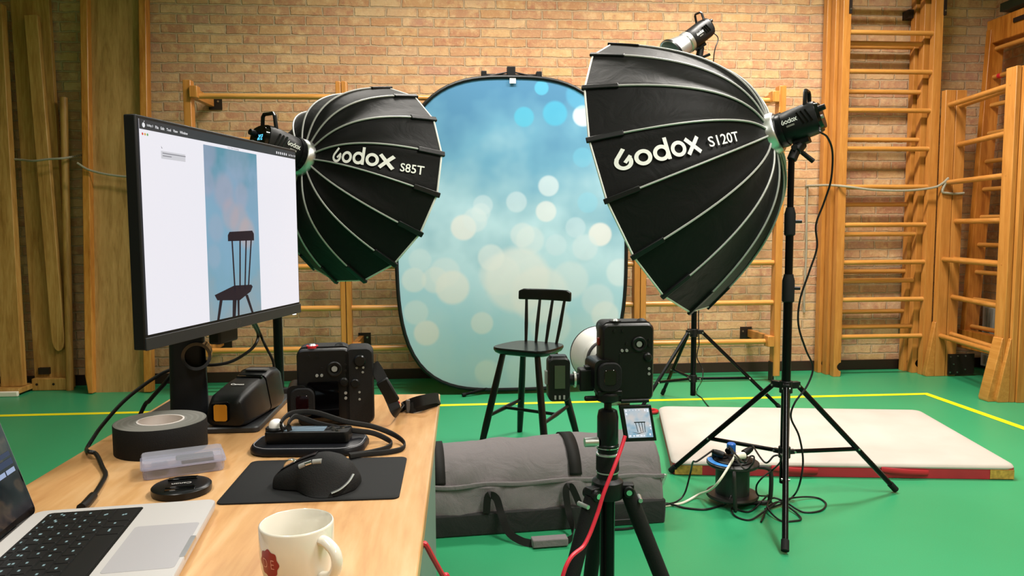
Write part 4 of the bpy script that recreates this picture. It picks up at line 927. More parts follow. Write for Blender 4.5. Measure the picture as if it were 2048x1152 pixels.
# white lens with hood, foot and knob
t2 = thing('camera_lens', 'white zoom lens with wide hood on the tripod camera', 'lens', KO+V(-.005, .03, -.021), rz(3))
ax = (0, 1, 0); y0 = .002
MB().lathe([(.028, 0), (.032, .006), (.033, .03), (.034, .05), (.037, .066), (.040, .086), (.044, .104), (.045, .116), (.043, .118)], (0, y0, 0), ax, 40).build('barrel', M['white'], t2)
for a, b, r in ((.020, .026, .0345), (.052, .058, .0367), (.084, .097, .0432)):
    MB().ring([(r-.003, a), (r, a+.001), (r, b-.001), (r-.003, b)], (0, y0, 0), ax, 40).build('focus_ring', pm('lens_band', '3c3a3d', .5), t2)
MB().ring([(.0445, .114), (.0475, .116), (.058, .142), (.062, .168), (.0605, .168), (.0565, .142), (.046, .120), (.0445, .118)], (0, y0, 0), ax, 48).build('lens_hood', M['white'], t2)
MB().ring([(.0605, .166), (.0626, .166), (.0626, .170), (.0605, .170)], (0, y0, 0), ax, 48).build('hood_edge', M['black'], t2)
ft = MB().bx(-.012, .012, .02, .055, -.066, -.036).build('tripod_foot', M['white'], t2, bevel=.002)
MB().cyl((-.030, .035, -.030), (-.054, .030, -.040), .0095, n=18).build('collar_knob', M['silver'], t2)
tag(MB().bx(-.03, .018, -.024, .03, 0, .0085).xf(Matrix.Translation(V(KO.x-.012, 1.425, .7585))).build('quick_release_plate', M['silver'], at=(KO.x-.012, 1.425, .7585), bevel=.001), 'silver quick release plate between the tripod clamp and the upright camera', 'plate')
# wireless trigger in the hot shoe (points away from the camera base, i.e. to -X)
t3 = thing('flash_trigger', 'black wireless flash trigger with grey display on the side of the tripod camera', 'flash trigger', KO+V(-.131, -.012, -.036))
MB().loft([[V(x*k, y, z*k2+.004) for x, z in rrect(.042, .084, .010)] for y, k, k2 in ((-.012, .92, .94), (-.009, 1, 1), (.024, 1, 1), (.028, .9, .94))]).build('body', M['black'], t3)
MB().bx(-.0095, .0105, -.0145, -.012, -.012, .032).build('display', pm('grey_display', '3f4838', .2), t3)
for i in range(3):
    MB().bx(-.010+i*.0085, -.0065+i*.0085, -.0145, -.0115, -.033, -.0255).build('button', M['btn'], t3); 
MB().loft([[V(x, y+.008, .046+z) for x, y in rrect(.036*k, .028*k, .006)] for z, k in ((-.002, 1), (.003, .85))]).build('top_cap', M['cambody'], t3)
MB().cyl((.020, .008, .0), (.046, .008, .002), .011, .012, n=20).build('pivot', M['black'], t3)
MB().cyl((.030, .008, .001), (.034, .008, .001), .0155, n=20).build('lock_ring', M['silver'], t3)
MB().bx(.040, .068, -.008, .028, -.020, .022).build('shoe_block', M['black'], t3, bevel=.003)
MB().bx(.052, .062, -.004, .020, .022, .027).build('shoe_button', M['cambody'], t3, bevel=.001)
MB().bx(-.026, -.021, -.004, .012, -.006, .02).build('side_switch', M['btn'], t3, bevel=.001)
# red tether cable
P = [D(1250, 872, 1.415), D(1243, 895, 1.405), D(1228, 935, 1.385), D(1208, 985, 1.37), D(1194, 1030, 1.36), D(1170, 1088, 1.34), D(1126, 1150, 1.30), V(.14, 1.22, .29), V(.04, 1.12, .30), D(906, 1188, 1.03), D(885, 1150, 1.0), D(866, 1116, .975), D(850, 1088, .955), V(-.046, .945, .690)]
tag(MB().tube(spline(P, 10), .0037, 8).build('tether_cable', M['redcable'], at=P[6]), 'red tether cable hanging from the tripod camera to the desk edge', 'cable')

# ------------------------------------------------------------ desk
ZT = .72
t = thing('desk', 'pale beech topped desk with grey green end panels', 'desk', (-.34, 1.0, 0))
MB().prism([(-.645, .30), (-.0490, .30), (-.0345, 1.715), (-.644, 1.745)], ZT-.024, ZT).build('tabletop', M['table'], t, bevel=.003, world=True)
M['deskleg'] = pm('grey_green_metal', '6a7d75', .5)
MB().bx(-.070, -.048, .38, 1.690, .0, ZT-.024).build('end_panel', M['deskleg'], t, bevel=.008, world=True)
MB().bx(-.635, -.613, .38, 1.690, .0, ZT-.024).build('end_panel', M['deskleg'], t, bevel=.008, world=True)
MB().bx(-.612, -.07, 1.62, 1.64, .45, ZT-.024).build('modesty_panel', M['deskleg'], t, world=True)

# ------------------------------------------------------------ desk monitor
ML, MU, MN = V(-.467, 1.176, .940), V(.2422, .9702, 0), V(.9702, -.2422, 0)
def mp(a, b, c=0): return ML+MU*a+V(0, 0, b)+MN*c
t = thing('monitor', 'black desk monitor showing a photo of the chair on a white screen', 'monitor', V(-.505, 1.53, ZT))
def mbox(a0, a1, b0, b1, c0, c1, mb=None):
    mb = mb or MB(); return mb.add([mp(a, b, c) for c in (c0, c1) for a, b in ((a0, b0), (a1, b0), (a1, b1), (a0, b1))], [(3, 2, 1, 0), (4, 5, 6, 7), (0, 1, 5, 4), (1, 2, 6, 5), (2, 3, 7, 6), (3, 0, 4, 7)])
M['monblack'] = pm('monitor_shell', '121315', .5)
M['moncharcoal'] = pm('monitor_chin', '22252a', .45)
mbox(-.006, .5245, -.023, .3325, -.021, -.0012).build('shell', M['monblack'], t, bevel=.002, world=True)
mbox(-.006, .5245, -.0235, -.004, -.0015, .0015).build('chin', M['moncharcoal'], t, bevel=.0008, world=True)
mbox(.14, .38, -.020, .26, -.050, -.020).build('back_housing', M['monblack'], t, bevel=.006, world=True)
M['scr'] = pm('lit_white_screen', '000000', .2, emit='f3f2fa', estr=.93); M['bar'] = pm('menu_bar', '000000', .2, emit='3c4448', estr=.8)
mbox(.235, .300, -.052, .0, -.046, -.022).build('port_housing', M['monblack'], t, bevel=.004, world=True)
W_, H_ = .5184, .3265
def mq(a0, a1, b0, b1, c, mb=None):
    mb = mb or MB(); return mb.add([mp(a0, b0, c), mp(a1, b0, c), mp(a1, b1, c), mp(a0, b1, c)], [(0, 1, 2, 3)])
sc = mq(0, W_, 0, H_, .0002).build('screen', M['scr'], t, world=True)
mq(0, W_, .3115, H_, .0006).build('menu_bar', M['bar'], sc, world=True)
tm = MB(); xx = .018
def mtext(s, a, b, h, mb, bold=.02):
    f = font_mesh(s, bold); wd = h*f[2]; flat_text(f, mp(a, b, .001), MU*wd, V(0, 0, h), mb); return a+wd
for i, s in enumerate(('Utility 3', 'File', 'Edit', 'Tool', 'View', 'Window')): xx = mtext(s, xx, .3162, .0044, tm)+.0055
ap = [(cos(a*pi/8)*.0034*(1-.18*(a in (3, 5))), sin(a*pi/8)*.0038) for a in range(16)]
tm.add([mp(.010+x, .318+z, .001) for x, z in ap], [tuple(range(16))]); tm.add([mp(.0105, .3224, .001), mp(.0125, .3234, .001), mp(.012, .3250, .001)], [(0, 1, 2)])
for i, a in enumerate((.433, .4415, .450, .4585, .467, .4755)):
    if i % 2: tm.add([mp(a+.0022*cos(k*pi/4), .318+.0028*sin(k*pi/4), .001) for k in range(8)], [tuple(range(8))])
    else: mq(a-.002, a+.002, .3155, .3205, .001, tm)
mtext('Sat 7 Dec 11:20', .486, .3162, .0036, tm, .01)
tm.build('menu_text', pm('menu_lettering', '000000', .3, emit='f4f4f6', estr=.9), sc, world=True)
for a, c in ((.007, 'e8584a'), (.0128, 'e8b04a'), (.0186, '6fb468')):
    MB().add([mp(a+.002*cos(k*pi/5), .3045+.002*sin(k*pi/5), .0008) for k in range(10)], [tuple(range(10))]).build('window_button', pm('window_button', '000000', .3, emit=c, estr=.8), sc, world=True)
g = MB(); mtext('Live View shooting', .245, .3062, .0045, g, 0); 
for b0, b1, a1 in ((.2795, .2808, .114), (.2755, .2768, .076)): mq(.053, a1, b0, b1, .0012, g)
g.add([mp(.050, .2915, .0012), mp(.0535, .287, .0012), mp(.051, .2875, .0012)], [(0, 1, 2)])
g.build('window_text', pm('window_lettering', '000000', .3, emit='8d8d96', estr=.8), sc, world=True)
mq(.050, .114, .2715, .2835, .0006).build('tooltip', pm('tooltip', '000000', .3, emit='d9d9df', estr=.88), sc, world=True)
CI = [(-.03, .075, .04, 'b3a5b2', .4), (-.01, .035, .035, 'c0a8ac', .4), (.03, .07, .03, 'b5a9b8', .35), (-.06, .01, .03, 'a9adc0', .35), (.045, .0, .035, 'c9aea8', .5), (.02, .02, .04, 'c4aaa8', .4), (-.07, -.04, .026, '9fb0c4', .4), (.02, .135, .05, 'a4abc0', .3), (-.08, .14, .035, 'a2a4be', .5), (-.085, .09, .03, 'a9a6bb', .4), (.07, .06, .03, '7fa6be', .4)]
M['photo'] = bokeh('screen_photo', CI, {'z': (-.155, .155), 'ramp': [(0, S('93a6ae')), (.25, S('7fa9bd')), (.5, S('83adc6')), (.75, S('86a9c4')), (1, S('5f97ab'))]}, emit=.92, clouds=14., soft=.55)
ph = MB().add([V(-.091, 0, -.153), V(.091, 0, -.153), V(.091, 0, .153), V(-.091, 0, .153)], [(0, 1, 2, 3)]).build('photo', M['photo'], sc)
pc = mp(.258, .153, .0007)-ORG[t.name]; ph.location = pc; ph.rotation_euler = (0, 0, math.atan2(MU.y, MU.x))
ORG[ph.name] = ORG[t.name]
cm = MB()
def cpoly(*p): cm.add([mp(a, b, .0014) for a, b in p], [tuple(range(len(p)))])
cpoly((.234, .139), (.328, .139), (.328, .152), (.322, .158), (.240, .156), (.234, .150))
for (a0, b0, a1, b1) in ((.248, .140, .252, .048), (.276, .140, .270, .048), (.298, .140, .288, .048), (.317, .140, .301, .05)):
    cpoly((a0-.0025, b0), (a0+.0025, b0), (a1+.0025, b1), (a1-.0025, b1))
cpoly((.184, .045), (.192, .035), (.268, .028), (.309, .041), (.317, .050), (.312, .054), (.25, .057))
for (a0, b0, a1, b1, wd) in ((.205, .036, .193, 0, .005), (.250, .031, .246, 0, .007), (.263, .030, .262, 0, .004), (.293, .036, .313, 0, .005)):
    cpoly((a0-wd, b0), (a0+wd, b0), (a1+wd*.8, b1), (a1-wd*.8, b1))
co = cm.build('chair_image', pm('screen_chair', '000000', .3, emit='1f1a26', estr=1), sc, world=True)
# maker's mark on the chin
flat_text(font_mesh('hp', .0), mp(.254, -.0185, .0018), MU*.016, V(0, 0, .010)).build('maker_mark', pm('chin_mark', '4b4f54', .3, .5), t, world=True)
MB().box(mp(.498, -.0245, -.002), (.01, .004, .002), Matrix((MU, MN, V(0, 0, 1))).transposed()).build('power_light', pm('power_light', 'ffffff', .3, emit='ffffff', estr=2), t, world=True)
# stand: neck, hinge, base plate
nk = V(-.522, 1.50, 0); nx = rz(14)
MB().loft([[V(nk.x, nk.y, z)+nx @ V(a, b-.02*(z-.74), 0) for a, b in rrect(wd, dp, .012)] for z, wd, dp in ((ZT+.012, .070, .036), (.95, .062, .030), (1.16, .060, .028))]).build('stand_neck', M['monblack'], t, world=True)
MB().box(mp(.262, .17, -.066), (.10, .05, .10), Matrix((MU, MN, V(0, 0, 1))).transposed()).build('hinge_block', M['monblack'], t, bevel=.006, world=True)
MB().ring([(.021, -.024), (.027, -.024), (.027, .024), (.021, .024)], (nk.x+.022, nk.y-.012, .858), (.25, -.95, 0), 28).build('cable_ring', M['gloss'], t, world=True)
MB().loft([[V(a, b, z) for a, b in rrect(.25*k, .285*k, .012, 5, -.4935, 1.556)] for z, k in ((ZT, .985), (ZT+.002, 1), (ZT+.009, 1), (ZT+.0115, .985))]).build('base_plate', pm('stand_base', '26282b', .42, bump=.1, bscale=900), t, world=True)

# ------------------------------------------------------------ laptop
LA = radians(6.5); LP = V(-.325, 1.022, ZT+.003)
lu = V(cos(LA), sin(LA), 0); lv = V(sin(LA), -cos(LA), 0)
def lq(a, b, h=0): return LP+lu*a+lv*b+V(0, 0, h)
t = thing('laptop', 'open silver laptop with black keyboard at the near end of the desk', 'laptop', lq(-.11, .156))
M['alu'] = pm('silver_aluminium', 'c3c0bf', .42, .2); M['alupad'] = pm('trackpad_glass', 'a6a4a8', .35, .05)
LW, LD, TH = .222, .314, .0125
base = MB().loft([[lq(-LW/2+x, LD/2+y, z) for x, y in rrect(LW*k, LD*k2, .012)] for z, k, k2 in ((-.001, .95, .965), (.001, .99, .993), (.005, 1, 1), (TH-.001, 1, 1), (TH, .995, .9965))]).build('base', M['alu'], t, world=True)
def lrect(a0, a1, b0, b1, h, r=.004): return [lq((a0+a1)/2+x, (b0+b1)/2+y, h) for x, y in rrect(a1-a0, b1-b0, r)]
def slab(a0, a1, b0, b1, h0, h1, r=.002): return MB().loft([lrect(a0, a1, b0, b1, h0, r), lrect(a0+.0004, a1-.0004, b0+.0004, b1-.0004, h1, r)])
slab(-.203, -.088, .012, .302, TH-.001, TH+.0003, .005).build('keyboard_well', M['black'], t, world=True)
slab(-.080, -.004, .082, .212, TH-.001, TH+.0003, .005).build('trackpad', M['alupad'], t, world=True)
slab(-.0065, .0005, .125, .185, TH-.004, TH+.0004, .002).build('lid_notch', M['silver'], t, world=True)
M['key'] = pm('black_key', '131314', .5); M['legend'] = pm('backlit_legend', '0a0a0a', .4, emit='b4d6d6', estr=.6)
random.seed(11)
rows = [(-.2005, -.1925, 14), (-.190, -.1745, 14), (-.172, -.1565, 14), (-.154, -.1385, 13), (-.136, -.1205, 12), (-.1185, -.0925, 8)]
for ri, (a0, a1, n_) in enumerate(rows):
    bw = .284/n_
    ws = [bw]*n_
    if ri == 5: ws = [.019, .019, .019, .024, .115, .024, .019, .045]
    if ri == 4: ws[0] = ws[-1] = .037; ws[1:-1] = [.0210]*(n_-2)
    b = .299
    for wd in ws:
        b1 = b; b0 = b-wd; b = b0
        kb = slab(a0, a1, b0+.001, b1-.001, TH+.0002, TH+.0012, .0015)
        cb = (b0+b1)/2; ca = (a0+a1)/2
        if wd < .1:
            g0, g1 = (.0012, .0021) if ri else (.0008, .0014)
            for _ in range(1 if ri > 1 and wd < .022 else 2):
                da = random.uniform(-.003, .003)*(ri > 0); db = random.uniform(-.003, .003)
                kb.add([lq(ca+da+sx*g0, cb+db+sy*g1, TH+.0015) for sx, sy in ((-1, -1), (1, -1), (1, 1), (-1, 1))], [(0, 1, 2, 3)], 1)
        kb.build('key', [M['key'], M['legend']], t, world=True)
# screen lid
th = radians(17); du = (V(0, 0, 1)*cos(th)-lu*sin(th)); dn = (lu*cos(th)+V(0, 0, 1)*sin(th))
H0 = lq(-.2215, 0, TH-.002)
def sq_(b, h, c=0): return H0+lv*b+du*h+dn*c
lid = MB(); lid.loft([[sq_(LD/2+x, .112+y, c) for x, y in rrect(LD*k, .222*k, .010)] for c, k in ((-.006, .985), (-.004, 1), (-.0008, 1), (0, .997))]).build('lid', M['alu'], t, world=True)
MB().loft([[sq_(LD/2+x, .112+y, c) for x, y in rrect(LD-.003, .219, .008)] for c in (-.0004, .0004)]).build('screen_glass', M['blackglass'], t, world=True)
M['lscr'] = scr_mat('laptop_screen_image', 22., [(.42, S('15161b')), (.52, S('2b2a2c')), (.58, S('5a4a3c')), (.68, S('231f22'))], .55)
ls = MB().add([sq_(.006, .012, .0008), sq_(LD-.006, .012, .0008), sq_(LD-.006, .214, .0008), sq_(.006, .214, .0008)], [(0, 1, 2, 3)]).build('screen', M['lscr'], t, world=True)
M['lui'] = pm('app_panel', '000000', .3, emit='8fa6c0', estr=.6); M['lui2'] = pm('app_button', '000000', .3, emit='aebfe0', estr=.8); M['lui3'] = pm('app_dark', '000000', .3, emit='3d4a66', estr=.7)
def lb(b0, b1, h0, h1, mb): mb.add([sq_(b0, h0, .0013), sq_(b1, h0, .0013), sq_(b1, h1, .0013), sq_(b0, h1, .0013)], [(0, 1, 2, 3)])
g = MB(); lb(.010, .06, .150, .200, g); g.build('app_panel', M['lui'], ls, world=True)
g = MB(); lb(.012, .034, .064, .070, g); g.build('app_button', M['lui2'], ls, world=True)
g = MB(); lb(.037, .056, .064, .070, g); g.build('app_button', M['lui2'], ls, world=True)
g = MB(); lb(.010, .016, .137, .145, g); g.build('app_button', M['lui2'], ls, world=True)
g = MB(); lb(.010, .06, .074, .082, g); lb(.010, .06, .085, .091, g); g.build('app_row', M['lui3'], ls, world=True)
g = MB()
for i in range(6): lb(.030, .044-.004*(i % 2), .100+i*.006, .1025+i*.006, g)
g.build('app_text', M['lui2'], ls, world=True)
MB().cyl(sq_(.02, -.002, -.004), sq_(LD-.02, -.002, -.004), .005, n=14).build('hinge', M['blacksat'], t, world=True)

# ------------------------------------------------------------ gaffer tape roll
t = thing('tape_roll', 'fat roll of black cloth tape beside the monitor stand', 'tape', (-.512, 1.327, ZT))
def tape_mat():
    m, tt, b = nt('tape_side'); n = N(tt); tc = n('ShaderNodeTexCoord'); d = n('ShaderNodeVectorMath', operation='LENGTH', i_0=tc.outputs['Object'])
    w_ = n('ShaderNodeMath', operation='MULTIPLY', i_0=d.outputs['Value'], i_1=900.); s = n('ShaderNodeMath', operation='SINE', i_0=w_.outputs[0])
    tt.links.new(n.ramp(s.outputs[0], [(.0, S('6f6e69')), (1, S('7d7c77'))]), b.inputs['Base Color']); b.inputs['Roughness'].default_value = .5; return m
MB().ring([(.0385, .0005), (.0745, .0), (.075, .001), (.075, .049), (.0745, .050), (.0385, .0495)], n=64).build('roll', [M['rubber']], t)
MB().ring([(.0392, .0502), (.0740, .0502), (.0740, .0496), (.0392, .0496)], n=64).build('roll_side', tape_mat(), t)
MB().ring([(.0355, .0), (.0386, .0), (.0386, .0508), (.0355, .0508)], n=48).build('core', pm('cardboard_core', 'cbc4c0', .7), t)

# ------------------------------------------------------------ clear plastic case of small black parts
bc = V(-.432, 1.203, ZT); br_ = rz(22)
t = thing('plastic_case', 'clear plastic case of small black parts in front of the tape roll', 'case', bc, br_)
def clear_mat():
    m = bpy.data.materials.new('clear_plastic'); m.use_nodes = True; tt = m.node_tree; n = N(tt); out = tt.nodes['Material Output']
    b = tt.nodes['Principled BSDF']; b.inputs['Base Color'].default_value = S('d6d7e2'); b.inputs['Roughness'].default_value = .16; b.inputs['IOR'].default_value = 1.45
    tr = n('ShaderNodeBsdfTransparent', i_Color=S('e9eaf5')); mx = n('ShaderNodeMixShader', i_0=.30); tt.links.new(tr.outputs[0], mx.inputs[1]); tt.links.new(b.outputs[0], mx.inputs[2]); tt.links.new(mx.outputs[0], out.inputs[0]); return m
M['clear'] = clear_mat()
hw, hd = .120, .068
r_ = lambda k, z, g=0: [V(x, y, z) for x, y in rrect(hw*k+g, hd*k+g, .007)]
MB().loft([r_(.95, .0008), r_(.97, .003), r_(.985, .015)]).build('tray', M['clear'], t)
MB().loft([r_(1.0, .0155), r_(1.0, .024), r_(.975, .0265)]).build('lid', M['clear'], t)
MB().ring([(1, 0)]*3) if False else None
lm = MB(); o = r_(1, .0158, .003); i_ = r_(1, .0158, -.001); o2 = r_(1, .0185, .003); i2 = r_(1, .0185, -.001); nn_ = len(o)
lm.add(o+i_+o2+i2, [f for k in range(nn_) for j in [(k+1) % nn_] for f in ((k, j, 2*nn_+j, 2*nn_+k), (nn_+k, 3*nn_+k, 3*nn_+j, nn_+j), (2*nn_+k, 2*nn_+j, 3*nn_+j, 3*nn_+k), (k, nn_+k, nn_+j, j))]).build('lid_rim', M['clear'], t)
M['navy'] = pm('dark_navy_part', '22252f', .45)
for nm, x0, x1, y0, y1, h in (('battery', -.005, .046, -.026, .0, .012), ('battery', -.01, .046, .004, .026, .014), ('battery', -.046, -.022, -.02, .02, .010)):
    tag(MB().bx(x0, x1, y0, y1, 0, h).xf(Matrix.Translation(bc+V(0, 0, .0035)) @ br_.to_4x4()).build(nm, M['navy'], at=bc+br_ @ V((x0+x1)/2, (y0+y1)/2, .0035), bevel=.002),
        {(-.005): 'dark battery inside the clear case on the side of the lens cap', (-.01): 'dark battery inside the clear case on the side of the tape roll', (-.046): 'small dark battery inside the clear case at its narrow end'}[x0], 'battery', 'batteries in the clear case')
# ------------------------------------------------------------ lens cap
t = thing('cap_for_lens', 'round black lens cap lying between the laptop and the clear case', 'lens cap', (-.398, 1.098, ZT), rz(14))
MB().lathe([(.036, 0), (.0405, .001), (.041, .004), (.041, .010), (.0395, .0115), (.034, .0125), (0, .0128)], n=56).build('rim', M['blacksat'], t)
for s in (1, -1):
    g = MB().box((0, .024*s, .0128), (.040, .012, .0016)); g.box((0, .018*s, .0138), (.040, .0025, .0022)); g.build('pinch_grip', M['gloss'], t, bevel=.0006)
f = font_mesh('Canon', .015); hgt = .0075; flat_text(f, (hgt*f[2]/2, .004, .0131), (-hgt*f[2], 0, 0), (0, -hgt, 0)).build('lettering', pm('grey_letters', 'a8a6a2', .5), t)

# ------------------------------------------------------------ mouse pad and mouse
tag(MB().loft([[V(-.207+x, 1.135+y, ZT+z) for x, y in rrect(.252*k, .192*k, .010)] for z, k in ((0, 1), (.002, 1), (.0028, .99))]).build('mouse_pad', pm('black_cloth_pad', '151617', .8, bump=.25, bscale=1500), at=(-.207, 1.135, ZT)), 'black cloth mouse pad under the mouse', 'mouse pad')
t = thing('computer_mouse', 'black sculpted computer mouse with thumb rest on the mouse pad', 'mouse', (-.205, 1.098, ZT+.003), rz(-8))
HP = [(0, .016), (.10, .026), (.3, .0395), (.5, .049), (.62, .051), (.78, .047), (.92, .034), (1, .016)]
def mouse_h(u):
    for (u0, h0), (u1, h1) in zip(HP, HP[1:]):
        if u <= u1: return lerp(h0, h1, (u-u0)/(u1-u0))
    return HP[-1][1]
def mouse_sec(x):      # x -.062 (front) .. .062 (rear)
    u = (x+.062)/.124; h = mouse_h(u)
    far = .032*(1-.35*(2*u-1)**4); fl = max(0, sin(pi*min(1, max(0, (u-.34)/.66))))
    near = .025*(1-.4*(2*u-1)**4)+.026*fl**.8
    out = []
    for i in range(32):
        a = 2*pi*i/32; c, q = cos(a), sin(a)
        if c >= 0: y = far*c**.8; z = h*(abs(q)**.75) if q > 0 else .0
        else:
            k = -c; y = -near*k**.85
            z = h*(abs(q)**(.75+2.3*fl)) if q > 0 else .0
        out.append(V(x, y, max(z, 0) if q >= 0 else .0015*(1-abs(q))))
    return out
xs = [lerp(-.062, .062, i/22) for i in range(23)]
def end(x, k): 
    r = mouse_sec(x); c = sum(r, V(0, 0, 0))/len(r); return [c+(p-c)*k+V(.002*(1-k)*(1 if x > 0 else -1), 0, -0.0) for p in r]
MB().loft([end(-.062, .6)]+[mouse_sec(x) for x in xs]+[end(.062, .75), end(.062, .3)]).build('shell', M['rubber'], t, sub=1, ang=180)
MB().cyl((-.038, .000, .0275), (-.038, .008, .0275), .0118, n=28).build('scroll_wheel', M['chrome'], t, bevel=.0015)
def mside(x):
    u = (x+.062)/.124; fl = max(0, sin(pi*min(1, max(0, (u-.34)/.66)))); near = .025*(1-.4*(2*u-1)**4)+.026*fl**.8
    yy = -.0155-.004*u; k = (-yy/near)**(1/.85); return V(x, yy, mouse_h(u)*(1-k*k)**(.5*(.75+2.3*fl)))
for nm, x0, x1, mt in (('thumb_button', -.019, -.010, 'btn'), ('thumb_wheel', -.009, .0, 'chrome'), ('thumb_button', .001, .014, 'btn')):
    a = mside(x0); b = mside(x1); MB().tube([a+V(0, .0005, -.0018), b+V(0, .0005, -.0018)], .0042, 12).build(nm, M[mt], t)
def mtopf(x, y):
    u = (x+.062)/.124; far = .032*(1-.35*(2*u-1)**4); k = (abs(y)/(far if y > 0 else .030))**(1/.8); return V(x, y, mouse_h(u)*max(0, 1-k*k)**.375+.0012)
gm = MB().grid(lambda a, b: mtopf(lerp(-.058, .002, a), lerp(-.008, .022, b)), 14, 8).build('finger_button', pm('dark_blue_gloss', '14161d', .3), t, sub=1, ang=180)
P = [V(.036, -.046, .006), V(.047, -.040, .010), V(.056, -.030, .017), V(.0605, -.020, .025)]
MB().tube(spline(P, 5), .003, 8, ry=.0016).build('silver_trim', M['silver'], t)

# ------------------------------------------------------------ light meter on its pouch with lanyard
t = thing('leather_pouch', 'black stitched leather pouch with lanyard lying under the light meter', 'pouch', (-.252, 1.305, ZT), rz(-4))
po = lambda k, z: [V(x*k, y*k, z) for x, y in rrect(.196, .112, .040, 8)]
MB().loft([po(.96, .0005), po(1, .003), po(1, .008), po(.97, .013), po(.86, .0165), po(.4, .017)]).build('body', pm('black_leather', '121318', .38, bump=.2, bscale=260), t)
MB().tube([V(x*.94, y*.93, .0142) for x, y in rrect(.196, .112, .040, 8)], .0007, 6, closed=True).build('stitching', pm('grey_stitch', '8a8a90', .6), t)
def T(x, y, z): p = PZ(x, y, ZT+z); return p
for k, P in enumerate(([T(566, 860, .040), T(562, 846, .055), T(576, 830, .06), T(600, 824, .062), T(635, 826, .06), T(690, 843, .045), T(745, 853, .03), T(785, 868, .014), T(808, 885, .006), T(803, 898, .005), T(770, 905, .005), T(735, 908, .006), T(700, 913, .008)],
        [T(580, 862, .040), T(577, 847, .052), T(590, 833, .057), T(610, 838, .05), T(640, 848, .040), T(700, 860, .03), T(745, 866, .02), T(775, 879, .008), T(783, 888, .005), T(770, 897, .005), T(738, 905, .006), T(698, 911, .008)])):
    P = [ORG[t.name]+V(0, 0, 0)+(p-ORG[t.name]) for p in P]
    Mi = rz(-4).inverted(); Q = [Mi @ (p-ORG[t.name]) for p in spline(P, 7)]
    MB().tube(Q, .0020, 8, ry=.0046, up=(0, .3, 1)).build('lanyard', M['web'], t)
t = thing('light_meter', 'black handheld light meter with white dome resting on the leather pouch', 'light meter', (-.252, 1.293, ZT+.0175), rz(-3))
MB().loft([[V(x, y, z) for x, y in rrect(.142*k, .046*k, .008)] for z, k in ((0, .96), (.002, 1), (.017, 1), (.019, .985))]).build('body', M['black'], t)
MB().bx(-.041, .028, -.014, .018, .0188, .0196).build('display', pm('meter_display', '6f8291', .2), t)
hd_ = MB().lathe([(.018, .0), (.018, .022), (.0165, .024), (0, .024)], (-.056, .0, .0), n=30).build('swivel_head', M['black'], t)
MB().lathe([(.0125, .024), (.0118, .030), (.009, .0345), (.005, .0368), (0, .0375)], (-.056, .0, .0), n=30).build('dome', pm('white_dome', 'f0efec', .4), hd_)
for x, y in ((.038, .008), (.044, -.008), (.056, .006), (.052, -.012)): MB().cyl((x, y, .0185), (x, y, .0215), .0042, n=14).build('button', M['chrome'], t)

# ------------------------------------------------------------ second camera standing on the desk
KO2 = V(-.254, 1.475, ZT+.0765)
t = thing('camera', 'black camera standing on its side on the desk with a hand strap', 'camera', KO2, rz(6) @ CR)
cam_body(t, False, True)
pts = lambda w, h, r, y, cx=0, cz=0: [V(a, y, b) for a, b in rrect(w, h, r, 5, cx, cz)]
MB().loft([pts(.076, .058, .004, -.0305, -.026, .002), pts(.076, .058, .004, -.035, -.026, .002)]).build('screen', M['blackglass'], t)
MB().loft([pts(.144, .050, .012, -.030, 0, -.066), pts(.150, .056, .014, -.024, 0, -.066), pts(.150, .056, .016, .028, 0, -.066)]).build('battery_grip', M['grip'], t)
G2 = lambda nm, x, z, r, h, mt, par=t: MB().lathe([(r, 0), (r, h*.7), (r*.8, h), (0, h)], (x, -.0275, z), (0, -1, 0), 22).build(nm, M[mt], par)
G2('grip_dial', .050, -.068, .0115, .009, 'blacksat'); G2('grip_joystick', .006, -.058, .0085, .006, 'black')
for gx, gz in ((.036, -.062), (.036, -.074), (.027, -.073), (-.012, -.066), (-.026, -.066)): G2('grip_button', gx, gz, .0026, .003, 'btn')
P = [KO2+V(.094, -.006, .040), KO2+V(.104, -.012, .026), KO2+V(.118, -.022, .0), KO2+V(.131, -.03, -.028), KO2+V(.142, -.03, -.052), T(806, 815, .006), T(826, 806, .020), T(848, 800, .028), T(872, 796, .022), T(876, 800, .012), T(856, 808, .010), T(830, 814, .012), T(812, 819, .006)]
P = [Vector(p) for p in P]
mb, rr = ribbon(P, .022, lambda u: V(.55, .35, .75) if u < .40 else V(-.1, .25, 1), M['web'], 'hand_strap', None, .0022, 8)
CRi = (rz(6) @ CR).inverted(); mb.v = [CRi @ (p-KO2) for p in mb.v]; hs = mb.build('hand_strap', M['web'], t)
def tocam(mb): mb.v = [CRi @ (p-KO2) for p in mb.v]; return mb
tocam(MB().box(KO2+V(.124, -.028, -.010), (.024, .012, .050), Matrix.Rotation(radians(-28), 3, 'Y'))).build('buckle', M['black'], hs, bevel=.003)
tocam(MB().box(KO2+V(.136, -.032, -.036), (.023, .004, .004), Matrix.Rotation(radians(-25), 3, 'Y'))).build('red_stitch', M['red'], hs)
tocam(MB().box(T(816, 812, .014), (.008, .008, .026), rz(10))).build('slider', pm('grey_slider', '4a4a4c', .4), hs, bevel=.001)

